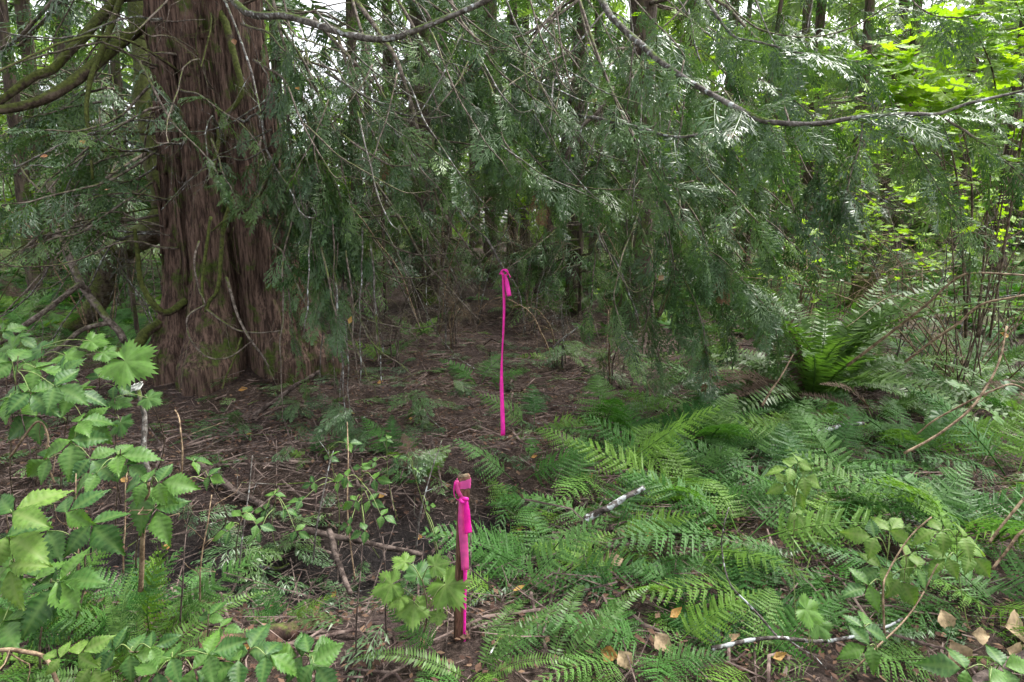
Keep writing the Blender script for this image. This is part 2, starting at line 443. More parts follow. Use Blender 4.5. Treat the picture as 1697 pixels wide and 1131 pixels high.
def tri(L, p, d, n, ln, w):
    s = cross(n, d); s = s / (np.linalg.norm(s) + 1e-9)
    L.append((np.array([p - s * w * 0.7, p + s * w * 0.7, p + d * ln]), np.array([[0, 1, 2]])))

def spray_proto(seed, ns=9, nsub=4, w=0.017, lod=0):
    """flat drooping spray of scale-leaved cedar twigs, 1 long, along +X"""
    r = np.random.default_rng(seed)
    L = []
    bend = r.uniform(-0.22, 0.22); dro = r.uniform(0.10, 0.42)
    ax = lambda t: np.array([t, bend * t * t, -dro * t * t])
    up = np.array([0, 0, 1.0])
    tp = [ax(t) for t in np.linspace(0, 1, 6)]
    for a, b in zip(tp[:-1], tp[1:]):
        s = np.array([0, w * 0.4, 0])
        L.append((np.array([a - s, a + s, b + s * 0.7, b - s * 0.7]), np.array([[0, 1, 2], [0, 2, 3]])))
    for i in range(ns):
        for sg in (-1, 1):
            if r.random() < 0.10: continue
            t = (i + (0.5 if sg > 0 else 0.05) + 0.25 + r.uniform(-0.15, 0.15)) / (ns + 0.4)
            t = min(max(t, 0.03), 0.97)
            prof = min(1, (t + 0.06) / 0.34) ** 0.8 * (1 - t) ** 0.62
            sl = 0.52 * prof * r.uniform(0.6, 1.25) + 0.05
            a = R(58 - 22 * t + r.uniform(-10, 10)); dz = -0.10 - 0.45 * t * dro + r.uniform(-0.22, 0.14)
            p = ax(t)
            if lod >= 2:
                d = unit([math.cos(a), math.sin(a) * sg, dz]); tri(L, p, d, unit(up + r.normal(0, 0.25, 3)), sl, w * 2.6); continue
            half = sl * 0.5
            d1 = unit([math.cos(a), math.sin(a) * sg, dz]); d2 = unit([math.cos(a * 0.66), math.sin(a * 0.66) * sg, dz - 0.22])
            q0 = p; q1 = p + d1 * half
            for q, d, ln in ((q0, d1, half * 1.05), (q1, d2, half)):
                kite(L, q, d, unit(up + r.normal(0, 0.22, 3)), ln, w * 0.55, 0.3)
            for j in range(nsub):
                for s2 in (-1, 1):
                    sp = (j + 0.5 + (0.3 if s2 > 0 else 0) + r.uniform(-0.12, 0.12)) / (nsub + 0.4)
                    d, q = (d1, q0 + d1 * sl * sp) if sp < 0.5 else (d2, q1 + d2 * sl * (sp - 0.5))
                    an = R(34 + r.uniform(-8, 8)) * s2; ca, sa = math.cos(an), math.sin(an)
                    e = unit([d[0] * ca - d[1] * sa, d[0] * sa + d[1] * ca, d[2] - 0.12 - 0.2 * r.random()])
                    ln = (sl * 0.40 * (1 - sp) ** 0.6 + 0.035) * r.uniform(0.75, 1.2)
                    n2 = unit(up + r.normal(0, 0.30, 3))
                    if lod == 0: kite(L, q, e, n2, ln, w * 0.85, 0.55)
                    else: tri(L, q, e, n2, ln, w * 1.3)
    return cat(L)

def fern_proto(seed, npn=15, npl=9, lod=0, width=0.29):
    """lacy twice-divided wood fern frond, 1 long, along +X; every pinna stands apart as a toothed lance"""
    r = np.random.default_rng(seed)
    L = []; up = np.array([0, 0, 1.0])
    width = width * r.uniform(0.8, 1.15)
    bend = r.uniform(-0.16, 0.16); dro = r.uniform(0.20, 0.55)
    ax = lambda t: np.array([t - 0.08 * t ** 3, bend * t * t, 0.05 * t - dro * t ** 2.2])
    tp = [ax(t) for t in np.linspace(0, 1, 9)]
    L.append(tube(tp, np.linspace(0.007, 0.0018, 9), 3))
    for i in range(npn):
        for sg in (-1, 1):
            if r.random() < 0.03: continue
            u = (i + (0.25 if sg > 0 else 0)) / npn
            t = 0.22 + 0.77 * u ** 1.06
            pl = width * (1 - u) ** 0.80 * min(1, (u + 0.5) / 0.6) * r.uniform(0.82, 1.08) + 0.014
            a = R(76 - 24 * u + r.uniform(-7, 7)) * sg
            dz = (ax(min(1, t + 0.02)) - ax(t)); dz = dz[2] / 0.02
            d = unit([math.cos(a), math.sin(a), dz * math.cos(a) - 0.06 + r.uniform(-0.16, 0.14)])
            p = ax(t); nrm = unit(up + np.array([-dz * 0.8, 0, 0]) + r.normal(0, 0.20, 3))
            n_l = max(3, int(npl * min(1, pl / width + 0.3)))
            kite(L, p, d, nrm, pl, 0.006, 0.3)
            for j in range(n_l):
                for s2 in (-1, 1):
                    s = (j + 0.35 + (0.25 if s2 > 0 else 0)) / (n_l + 0.4)
                    ca, sa = math.cos(R(52) * s2), math.sin(R(52) * s2)
                    d2 = unit([d[0] * ca - d[1] * sa, d[0] * sa + d[1] * ca, d[2] * 0.8 - 0.06 + r.uniform(-0.10, 0.10)])
                    q = p + d * pl * s + np.array([0, 0, -0.45 * (pl * s) ** 2 / width])
                    ln = (0.024 * min(1, pl / 0.16)) * (1 - s) ** 0.55 + 0.009
                    n2 = unit(nrm + r.normal(0, 0.14, 3))
                    if lod == 0: kite(L, q, d2, n2, ln, ln * 0.36 + 0.002, 0.42)
                    else: tri(L, q, d2, n2, ln, ln * 0.55 + 0.002)
    return cat(L)

def sword_proto(seed, npn=38, plen=0.10):
    """once-divided sword fern frond, 1 long, along +X, arching over"""
    r = np.random.default_rng(seed)
    L = []; up = np.array([0, 0, 1.0])
    bend = r.uniform(-0.12, 0.12); dro = r.uniform(0.40, 0.85)
    ax = lambda t: np.array([t - 0.16 * t ** 3, bend * t * t, 0.08 * t - dro * t ** 2.3])
    tp = [ax(t) for t in np.linspace(0, 1, 12)]
    L.append(tube(tp, np.linspace(0.0055, 0.0015, 12), 3))
    for i in range(npn):
        u = i / npn; t = 0.10 + 0.89 * u
        for sg in (-1, 1):
            pl = plen * (1 - u ** 2.2) ** 0.9 * min(1, 0.55 + u * 2) * r.uniform(0.9, 1.08) + 0.008
            tn = unit(ax(min(1, t + 0.01)) - ax(t - 0.01))
            nrm = unit(cross(tn, [0, 1, 0])) * -1
            if nrm[2] < 0 and t < 0.3: nrm = -nrm
            a = R(80 - 14 * u + r.uniform(-6, 6)) * sg
            d = unit(tn * math.cos(a) + np.array([0, 1, 0]) * math.sin(a) + nrm * r.uniform(-0.28, 0.05))
            kite(L, ax(t), d, unit(nrm + r.normal(0, 0.25, 3)), pl, 0.0105, 0.28)
    return cat(L)

def leaflet_proto(seed, N=22, wid=0.31, fold=0.12, droop=0.25, teeth=0.16):
    """pointed, sharply toothed and pleated leaflet, 1 long along +X; returns V, T, vein"""
    r = np.random.default_rng(seed)
    cols = [-1, -0.72, -0.38, 0, 0.38, 0.72, 1]
    V = []; vein = []
    tw = r.uniform(-0.35, 0.35); cu = r.uniform(-0.14, 0.14); dr = droop * r.uniform(0.4, 1.6); asym = r.uniform(-0.12, 0.12)
    for i in range(N + 1):
        s = i / N
        w = wid * (min(1, s / 0.30) ** 0.6) * (1 - max(0, (s - 0.30) / 0.70) ** 1.35) if 0 < i < N else 0.004
        if s > 0.80: w *= 0.82
        for c in cols:
            tooth = (teeth * (1.0 if i % 2 else -0.7) * (1.25 if i % 4 == 1 else 0.8) * r.uniform(0.7, 1.2)) if abs(c) == 1 else 0
            ww = w * (1 + tooth) * (1 + asym * (1 if c > 0 else -1))
            x = s + (0.045 if (abs(c) == 1 and i % 2) else 0) + 0.30 * abs(c) * w * (1 - s)
            ple = 0.016 * math.cos(2 * math.pi * (i / 3.0)) * (1 - abs(abs(c) - 0.5)) * (1 - 0.4 * s) if c else -0.008
            z = fold * abs(c) * w * 2.0 - dr * s * s + ple + tw * c * w * s + 0.03 * math.sin(4 * s + c * 2 + seed) - 0.10 * w * c * c
            V.append((x, c * ww + cu * s * s, z)); vein.append(0.75 if c == 0 else (0.28 if (i % 3 == 0 and abs(c) < 1) else 0))
    T = []
    m = len(cols)
    for i in range(N):
        for j in range(m - 1):
            a = i * m + j
            T += [(a, a + m, a + m + 1), (a, a + m + 1, a + 1)]
    return np.array(V), np.array(T), np.array(vein)

def maple_proto(seed, lobes=7, deep=0.42, teeth=0.06):
    """palmate lobed leaf about 1 across, stalk end at origin, middle lobe along +X"""
    r = np.random.default_rng(seed)
    n = 72
    th = np.linspace(-math.pi * 0.92, math.pi * 0.92, n)
    cent = np.linspace(-1, 1, lobes) * R(138 if lobes > 5 else 110)
    rad = np.zeros(n)
    for k, c in enumerate(cent):
        ln = 0.60 * (1 - 0.38 * abs(c) / R(138)) * r.uniform(0.93, 1.06)
        wd = R(168.0 / lobes)
        rad = np.maximum(rad, ln * (1 - deep * np.minimum(1.6, np.abs(th - c) / wd) ** 1.15))
    rad = np.maximum(rad, 0.12)
    rad = rad * (1 + teeth * np.where(np.arange(n) % 2 == 0, 1, -1))
    dr = r.uniform(0.1, 0.35)
    V = [(0.02, 0, 0)]; vein = [0.5]
    for f in (0.5, 1.0):
        for k in range(n):
            x, y = rad[k] * f * math.cos(th[k]), rad[k] * f * math.sin(th[k])
            near = min(abs(th[k] - c) for c in cent)
            z = 0.03 * math.cos(near / R(168.0 / lobes) * math.pi) * f - dr * (x * x + y * y) * 0.8
            V.append((x, y, z)); vein.append(0.35 if near < R(4) else 0)
    T = []
    for k in range(n - 1):
        T.append((0, 1 + k, 2 + k)); a = 1 + k; b = 1 + n + k
        T += [(a, b, b + 1), (a, b + 1, a + 1)]
    return np.array(V), np.array(T), np.array(vein)

SPR = [spray_proto(100 + k) for k in range(9)]
SPR_MID = [spray_proto(120 + k, 8, 3, 0.020, 1) for k in range(6)]
SPR_BACK = [spray_proto(130 + k, 7, 2, 0.026, 1) for k in range(6)]
SPR_FAR = [spray_proto(140 + k, 9, 0, 0.024, 2) for k in range(4)]
SPR_ME = [mesh_of('cedar_spray', *p, M['cedar']) for p in SPR]
SPR_NEW = [mesh_of('cedar_spray_new', *p, M['cedar_new']) for p in SPR[:2]]
SPR_DEAD = [mesh_of('cedar_spray_dead', *p, M['cedar_dead']) for p in SPR[2:4]]
FERN = [fern_proto(200 + k) for k in range(10)]
FERN_LO = [fern_proto(220 + k, 10, 4, 1) for k in range(4)]
FERN_FAR = [spray_proto(230 + k, 10, 0, 0.030, 2) for k in range(3)]
FERN_ME = [mesh_of('wood_fern_frond', *p, M['fern']) for p in FERN]
FERN_DEAD_ME = [mesh_of('dead_fern_frond', *FERN[0], M['fern_dead'])]
SWORD = [sword_proto(240 + k) for k in range(6)]
SWORD_ME = [mesh_of('sword_fern_frond', *p, M['sword']) for p in SWORD]
SWORD_DEAD_ME = [mesh_of('dead_sword_frond', *SWORD[0], M['fern_dead'])]
def leaf_me(name, pr, mat):
    return mesh_of(name, pr[0], pr[1], mat, True, {'vein': pr[2]})
LFT = [leaflet_proto(300 + k, wid=0.28 + 0.03 * (k % 3)) for k in range(7)]
LFT_ME = [leaf_me('leaflet', p, M['bramble']) for p in LFT]
LFT_PALE = [leaf_me('pale_leaflet', p, M['bramble_pale']) for p in LFT[:3]]
PALM = [maple_proto(320 + k, 5, 0.36, 0.11) for k in range(3)]
PALM_ME = [leaf_me('palmate_leaf', p, M['bramble']) for p in PALM]
PALM_PALE = [leaf_me('pale_palmate_leaf', p, M['bramble_pale']) for p in PALM]
MAP = [maple_proto(340 + k, 7, 0.46, 0.06) for k in range(4)]
MAP_ME = [leaf_me('maple_leaf', p, M['maple']) for p in MAP]
FALL_ME = [leaf_me('fallen_leaf', leaflet_proto(360 + k, 10, 0.30 + 0.05 * k, 0.25, -0.2, 0.04), M['yellow']) for k in range(3)]
TAN_ME = [leaf_me('dry_leaf', leaflet_proto(370 + k, 10, 0.42, 0.2, 0.3, 0.04), M['tan_leaf']) for k in range(2)]
#@@SETTING
# ------------------------------------------------------------------ ground sheet and litter
def axis_pts(segs):
    out = []
    for a, b, n in segs: out.append(np.linspace(a, b, n, endpoint=False))
    return np.concatenate(out + [[segs[-1][1]]])
gx = axis_pts([(-500, -60, 10), (-60, -12, 28), (-12, -4, 45), (-4, 4.5, 180), (4.5, 12, 42), (12, 60, 28), (60, 500, 10)])
gy = axis_pts([(-300, -20, 8), (-20, 1.0, 18), (1.0, 7.5, 160), (7.5, 16, 60), (16, 60, 45), (60, 600, 10)])
GX, GY = np.meshgrid(gx, gy)
GZ = H(GX, GY)
nx, ny = len(gx), len(gy)
gi = np.arange(nx * ny).reshape(ny, nx)
gT = np.concatenate([np.stack([gi[:-1, :-1], gi[:-1, 1:], gi[1:, 1:]], -1).reshape(-1, 3), np.stack([gi[:-1, :-1], gi[1:, 1:], gi[1:, :-1]], -1).reshape(-1, 3)])
mud = np.clip(ditch_mask(GX, GY) * 1.9 - 0.30 + 0.8 * fbm(GX * 3, GY * 3, 77, 3), 0, 1)
mossf = 0.50 * sstep(7, 12, GY) * sstep(-0.5, 2.5, GX) + 0.22 * sstep(1.2, 2.4, GX) + 0.12 * sstep(9, 16, GY) + 0.45 * sstep(-2.5, -4.0, GX) * sstep(5, 7, GY)
ground = add('ground', mesh_of('ground', np.stack([GX, GY, GZ], -1).reshape(-1, 3), gT, M['ground'], True, {'mud': mud.ravel(), 'moss': mossf.ravel()}))
tag(ground, 'brown forest floor of needles, mud and moss', None, None, 'structure')

def ground_pts(n, x0, x1, y0, y1, dens=None):
    out = np.zeros((0, 2))
    while len(out) < n:
        p = np.stack([rng.uniform(x0, x1, n), rng.uniform(y0, y1, n) ** 1.0], -1)
        p = p[np.abs(p[:, 0]) < p[:, 1] * 0.95 + 0.6]
        if dens is not None:
            p = p[rng.random(len(p)) < dens(p[:, 0], p[:, 1])]
        out = np.concatenate([out, p])
    return out[:n]

def litter_obj(name, label, n, lmin, lmax, wid, region, mat, dens=None, lift=0.004, flat=0.15):
    p = ground_pts(n, *region, dens)
    z = H(p[:, 0], p[:, 1]) + lift + rng.random(n) * lift * 3
    a = rng.uniform(0, 2 * math.pi, n); ln = lmin * (lmax / lmin) ** rng.random(n)
    tz = rng.normal(0, flat, n)
    c = np.stack([p[:, 0], p[:, 1], z], -1)
    d = np.stack([np.cos(a), np.sin(a), tz], -1); s = np.stack([-np.sin(a), np.cos(a), rng.normal(0, 0.5, n)], -1)
    w = wid * rng.uniform(0.5, 1.5, n)
    k = rng.normal(0, 0.12, (n, 1)) * ln[:, None] * s
    h = ln[:, None] * d / 2
    u3 = np.zeros((n, 3)); u3[:, 2] = w
    sw = s * w[:, None]
    ring = [-h - sw, -h + u3, -h + sw, k - sw, k + u3, k + sw, h - sw * 0.5, h + u3 * 0.5, h + sw * 0.5]
    V = np.stack([c + r for r in ring], 1)
    base = np.array([[0, 1, 4], [0, 4, 3], [1, 2, 5], [1, 5, 4], [3, 4, 7], [3, 7, 6], [4, 5, 8], [4, 8, 7]])
    T = base[None] + (np.arange(n) * 9)[:, None, None]
    o = add(name, mesh_of(name, V.reshape(-1, 3), T.reshape(-1, 3), mat, False))
    return tag(o, label, None, None, 'stuff')

near_l = lambda x, y: np.where(ditch_mask(x, y) > 0.45, 0.22, 1.0) * np.clip(5.5 / y, 0, 1) ** 1.5
litter_obj('twig_litter', 'brown fallen needles and fine twigs covering the floor', 30000, 0.025, 0.14, 0.0019, (-6, 6, 1.6, 9), M['litter'], near_l)
litter_obj('bark_litter', 'coarser dead twigs lying over the forest floor', 3600, 0.15, 0.55, 0.0040, (-6, 6, 1.7, 10), M['litter'], near_l, 0.012, 0.10)
litter_obj('pale_twig_litter', 'pale grey dead twigs lying in the litter', 450, 0.10, 0.45, 0.0030, (-5, 6, 1.7, 9), M['wood_grey'], None, 0.014, 0.14)

litter_obj('branch_litter', 'dead sticks and broken branches strewn over the floor', 420, 0.3, 1.1, 0.006, (-7, 6, 2.3, 12), M['floor_wood'], None, 0.02, 0.12)
litter_obj('ditch_twigs', 'fine dead twigs tangled over the black ditch', 650, 0.12, 0.6, 0.0022, (-3, 0.4, 2.0, 3.7), M['floor_wood'], None, 0.03, 0.35)

# ------------------------------------------------------------------ trees
RIB_D, STAKE_D = 4.15, 2.08
def keep_clear(p):
    """true where foliage would stand between the lens and the ribbon, the stake or the open floor"""
    u, v, d = proj(p)
    if d < 1.55: return True
    if d < RIB_D + 0.1 and 770 < u < 890 and 400 < v < 760: return True
    if d < 5.0 and 560 < u < 1000 and 470 < v < 900: return True
    if d < 5.3 and 250 < u < 440 and 380 < v < 900: return True
    if v > 700 and d < 5: return True
    return False

def merged_foliage(name, parent, base, items, protos, mat, label=None):
    """many small sprays as one part"""
    if not items: return None
    by = {}
    for Mx in items: by.setdefault(random.randrange(len(protos)), []).append(Mx)
    parts, var = [], []
    for k, Ms in by.items():
        V, T = scatter(protos[k], np.array(Ms)); parts.append((V - base, T))
        var.append(np.repeat(rng.random(len(Ms)), len(protos[k][0])))
    V, T = cat(parts)
    o = add(name, mesh_of(name, V, T, mat, False, {'var': np.concatenate(var)}), parent)
    o['kind'] = 'stuff'
    return o

def twig_tubes(curve, n, ln, r, depth=1, down=0.25, t0=0.15, spread=0.9):
    out = []
    m = len(curve)
    for k in range(n):
        i = int(random.uniform(t0, 0.97) * (m - 1)); i = min(i, m - 2)
        tn = unit(curve[i + 1] - curve[i])
        s = unit(cross(tn, rng.normal(0, 1, 3)))
        L = ln * random.uniform(0.35, 1.2) * (1.1 - 0.6 * i / m)
        d = unit(tn * random.uniform(0.3, 1.0) + s * spread + np.array([0, 0, -down]))
        kink = rng.normal(0, 0.13, (3, 3)) * L
        c = spline([curve[i], curve[i] + d * L * 0.35 + kink[0] * 0.5, curve[i] + d * L * 0.7 + kink[1] + [0, 0, -0.05 * L], curve[i] + d * L + kink[2] + [0, 0, random.uniform(-0.25, 0.12) * L]], 5)
        out.append(tube(c, np.linspace(r, r * 0.35, 5), 3))
        if depth > 1 and L > 0.12:
            out += twig_tubes(c, random.randint(1, 4), L * 0.5, r * 0.65, depth - 1, down, 0.1, spread)
    return out

class Tree:
    def __init__(self, name, label, base, cat_='tree', group=None):
        self.base = np.array(base, float)
        self.root = thing(name, label, cat_, tuple(base), group)
        self.items = []                     # (matrix, branch object, distance, kind)
    def trunk(self, pts, radii, mat, sides=14, n=40, lump=0.12, name='trunk', seed=0):
        c = spline(pts, n)
        rr = np.interp(np.linspace(0, 1, n), np.linspace(0, 1, len(radii)), radii)
        V, T = tube(c, rr, sides, lump, seed or random.randrange(999))
        o = add(name, mesh_of(name, V - self.base, T, mat, True), self.root)
        self.axis = c; self.rad = rr
        return o
    def limb(self, pts, r0, r1, mat='wood', name='branch', twigs=0, tlen=0.35, tr=0.0022, depth=2, n=26, sides=6, wig=0.012, down=0.25, label=None):
        c = spline(pts, n)
        if wig:
            L = np.linalg.norm(c[-1] - c[0])
            ph = rng.uniform(0, 6, 3)
            tt = np.linspace(0, 1, n)[:, None]
            c = c + wig * L * (np.sin(tt * np.array([9, 11, 13]) + ph) + 0.5 * np.sin(tt * np.array([23, 27, 19]) + ph * 2)) * np.minimum(1, tt * 4) * 0.6
        parts = [tube(c, np.linspace(r0, r1, n), sides, 0.14, random.randrange(999))]
        if twigs: parts += twig_tubes(c, twigs, tlen, tr, depth, down)
        V, T = cat(parts)
        o = add(name, mesh_of(name, V - self.base, T, M[mat], True), self.root)
        if label: o['label'] = label
        return o, c
    def dress(self, o, c, n, size, hang=0.5, t0=0.2, two=True, jitter=0.3, kind=0, check=True, tip=True):
        """sprays down both sides of a branch"""
        m = len(c)
        for k in range(n):
            t = t0 + (1 - t0) * (k + random.random() * 0.8) / n
            f = t * (m - 1); i = min(int(f), m - 2)
            p = c[i] + (c[i + 1] - c[i]) * (f - i)
            tn = unit(c[i + 1] - c[i])
            side = cross(tn, [0, 0, 1.0]); side = unit(side) if np.linalg.norm(side) > 0.05 else unit(rng.normal(0, 1, 3))
            sg = 1 if k % 2 else -1
            hg = float(np.clip(hang * 0.72 + random.uniform(-jitter, jitter) * 1.3, 0, 1))
            d = unit(tn * random.uniform(0.3, 1.0) + side * sg * (1 - 0.65 * hg) + np.array([0, 0, -1.3 * hg]) + rng.normal(0, 0.20, 3))
            up = unit(np.array([0, 0, 1.0]) * (1.05 - hg) + side * sg * hg * 0.9 + rng.normal(0, 0.25, 3))
            s = size * random.uniform(0.5, 1.3) * (1.15 - 0.45 * t)
            mid = p + d * s * 0.6
            if check and (keep_clear(mid) or keep_clear(p + d * s)): continue
            self.items.append((frame(p, d, up, s), o, np.linalg.norm(mid - CO), kind))
        if tip:
            tn = unit(c[-1] - c[-3]); s = size * 0.9
            if not (check and keep_clear(c[-1] + tn * s)):
                self.items.append((frame(c[-1] - tn * 0.02, tn + np.array([0, 0, -0.2]), [0, 0, 1], s), o, np.linalg.norm(c[-1] - CO), kind))
    def finish(self, near=0, lod=1, mat='cedar'):
        it = sorted(self.items, key=lambda a: a[2])
        Tb = np.eye(4); Tb[:3, 3] = -self.base
        for Mx, o, dist, kind in it[:near]:
            r = random.random()
            me = random.choice(SPR_DEAD) if kind == 2 or (r < 0.02 and dist > 3.6) else (random.choice(SPR_NEW) if kind == 1 or r > 0.93 else random.choice(SPR_ME))
            add('spray', me, o, Tb @ Mx)
        rest = it[near:]
        if lod > 1: merged_foliage('foliage', self.root, self.base, [a[0] for a in rest], SPR_FAR, M[mat])
        else:
            merged_foliage('foliage', self.root, self.base, [a[0] for a in rest if a[2] < 5.6], SPR_MID, M[mat])
            merged_foliage('back_foliage', self.root, self.base, [a[0] for a in rest if a[2] >= 5.6], SPR_BACK, M[mat])

def lim(pts):          # pixel + depth control points -> world
    return [P(*q) for q in pts]

# ---- the old cedar
cb = np.array([-2.60, 5.95, 0.0]); cb[2] = hz(cb[0], cb[1])
A = Tree('cedar_tree', 'massive old cedar with fluted red-brown bark and a spreading mossy foot', cb)
def big_trunk(base, h=13.0):
    nt_, nz_ = 320, 210
    th = np.linspace(0, 2 * math.pi, nt_, endpoint=False)
    zz = np.concatenate([np.linspace(-0.35, 4.2, 180, endpoint=False), np.linspace(4.2, h, 30)])
    TH, Z = np.meshgrid(th, zz)
    zc = np.maximum(Z, 0)
    Rz = 0.515 + 0.12 * np.exp(-zc / 0.9) + 0.15 * np.exp(-zc / 0.24) - 0.030 * zc * np.exp(-zc / 9)
    fl = 0.06 * np.cos(3 * TH + 0.6 + 0.12 * Z) + 0.055 * np.cos(5 * TH + 2.1 - 0.1 * Z) + 0.035 * np.cos(8 * TH + 0.4 + 0.15 * Z)
    fl = fl * (0.55 + 1.5 * np.exp(-zc / 0.8))
    arc = TH * 0.55
    wob = 0.18 * fbm(arc * 2.0, Z * 0.8, 5, 2)
    cx, cy = np.cos(TH), np.sin(TH)
    def ring_noise(fr, fz, seed):     # seamless round the trunk: two overlapping sheets blended
        a = vnoise((arc + wob) * fr, Z * fz, seed); b = vnoise((arc + wob - 2 * math.pi * 0.55) * fr, Z * fz, seed)
        w = sstep(5.4, 6.283, TH)
        return a * (1 - w) + b * w
    r1 = ring_noise(22, 1.3, 41); r2 = ring_noise(48, 3.2, 42); r3 = ring_noise(100, 9, 43)
    ridge = 0.040 * (1 - np.abs(2 * r1 - 1)) ** 0.7 + 0.022 * (1 - np.abs(2 * r2 - 1)) + 0.008 * r3 * sstep(0.0, 0.35, Z)
    crease = 0.13 * np.exp(-((np.mod(TH + math.pi, 2 * math.pi) - math.pi + 1.12 + 0.05 * Z) / 0.085) ** 2) + 0.08 * np.exp(-((np.mod(TH + math.pi, 2 * math.pi) - math.pi + 2.05 - 0.06 * Z) / 0.07) ** 2) + 0.07 * np.exp(-((np.mod(TH + math.pi, 2 * math.pi) - math.pi + 0.45) / 0.08) ** 2)
    rad = Rz * (1 + 1.25 * fl) - crease * sstep(4.5, 1.5, Z) + 1.35 * ridge - 0.04 + 0.05 * (ring_noise(3, 0.9, 44) - 0.5)
    lean = -0.032 * np.maximum(Z, 0)
    X = base[0] + lean + rad * cx; Y = base[1] + rad * cy * 0.9; ZZ = base[2] + Z
    idx = np.arange(nt_ * len(zz)).reshape(len(zz), nt_)
    a = idx[:-1]; b = idx[1:]; a2 = np.roll(a, -1, 1); b2 = np.roll(b, -1, 1)
    T = np.concatenate([np.stack([a, a2, b2], -1).reshape(-1, 3), np.stack([a, b2, b], -1).reshape(-1, 3)])
    return np.stack([X, Y, ZZ], -1).reshape(-1, 3), T
V, T = big_trunk(cb)
add('trunk', mesh_of('trunk', V - cb, T, M['bark'], True), A.root)
# bark strips that have come away along their edges
for k in range(85):
    a = random.uniform(-math.pi, 0.15); z0 = random.uniform(0.3, 3.5); L = random.uniform(0.25, 0.9)
    rr = (0.515 + 0.12 * math.exp(-z0 / 0.9) - 0.03 * z0) * (1 + 1.25 * (0.55 + 1.5 * math.exp(-z0 / 0.8)) * (0.06 * math.cos(3 * a + 0.6 + 0.12 * z0) + 0.055 * math.cos(5 * a + 2.1 - 0.1 * z0) + 0.035 * math.cos(8 * a + 0.4 + 0.15 * z0))) + 0.004
    zs = np.linspace(z0, z0 + L, 9)
    pts = np.stack([cb[0] - 0.032 * zs + np.cos(a + 0.02 * np.sin(zs * 4)) * (rr + 0.01 + 0.03 * np.abs(np.linspace(-1, 1, 9)) ** 3), cb[1] + 0.9 * np.sin(a + 0.02 * np.sin(zs * 4)) * (rr + 0.01 + 0.03 * np.abs(np.linspace(-1, 1, 9)) ** 3), cb[2] + zs], -1)
    Vs, Ts = tube(pts, np.linspace(0.016, 0.005, 9) * random.uniform(0.5, 1.4), 5, 0.3, k + 1)
    add('bark_strip', mesh_of('bark_strip', Vs - cb, Ts, M['bark'], True), A.root)

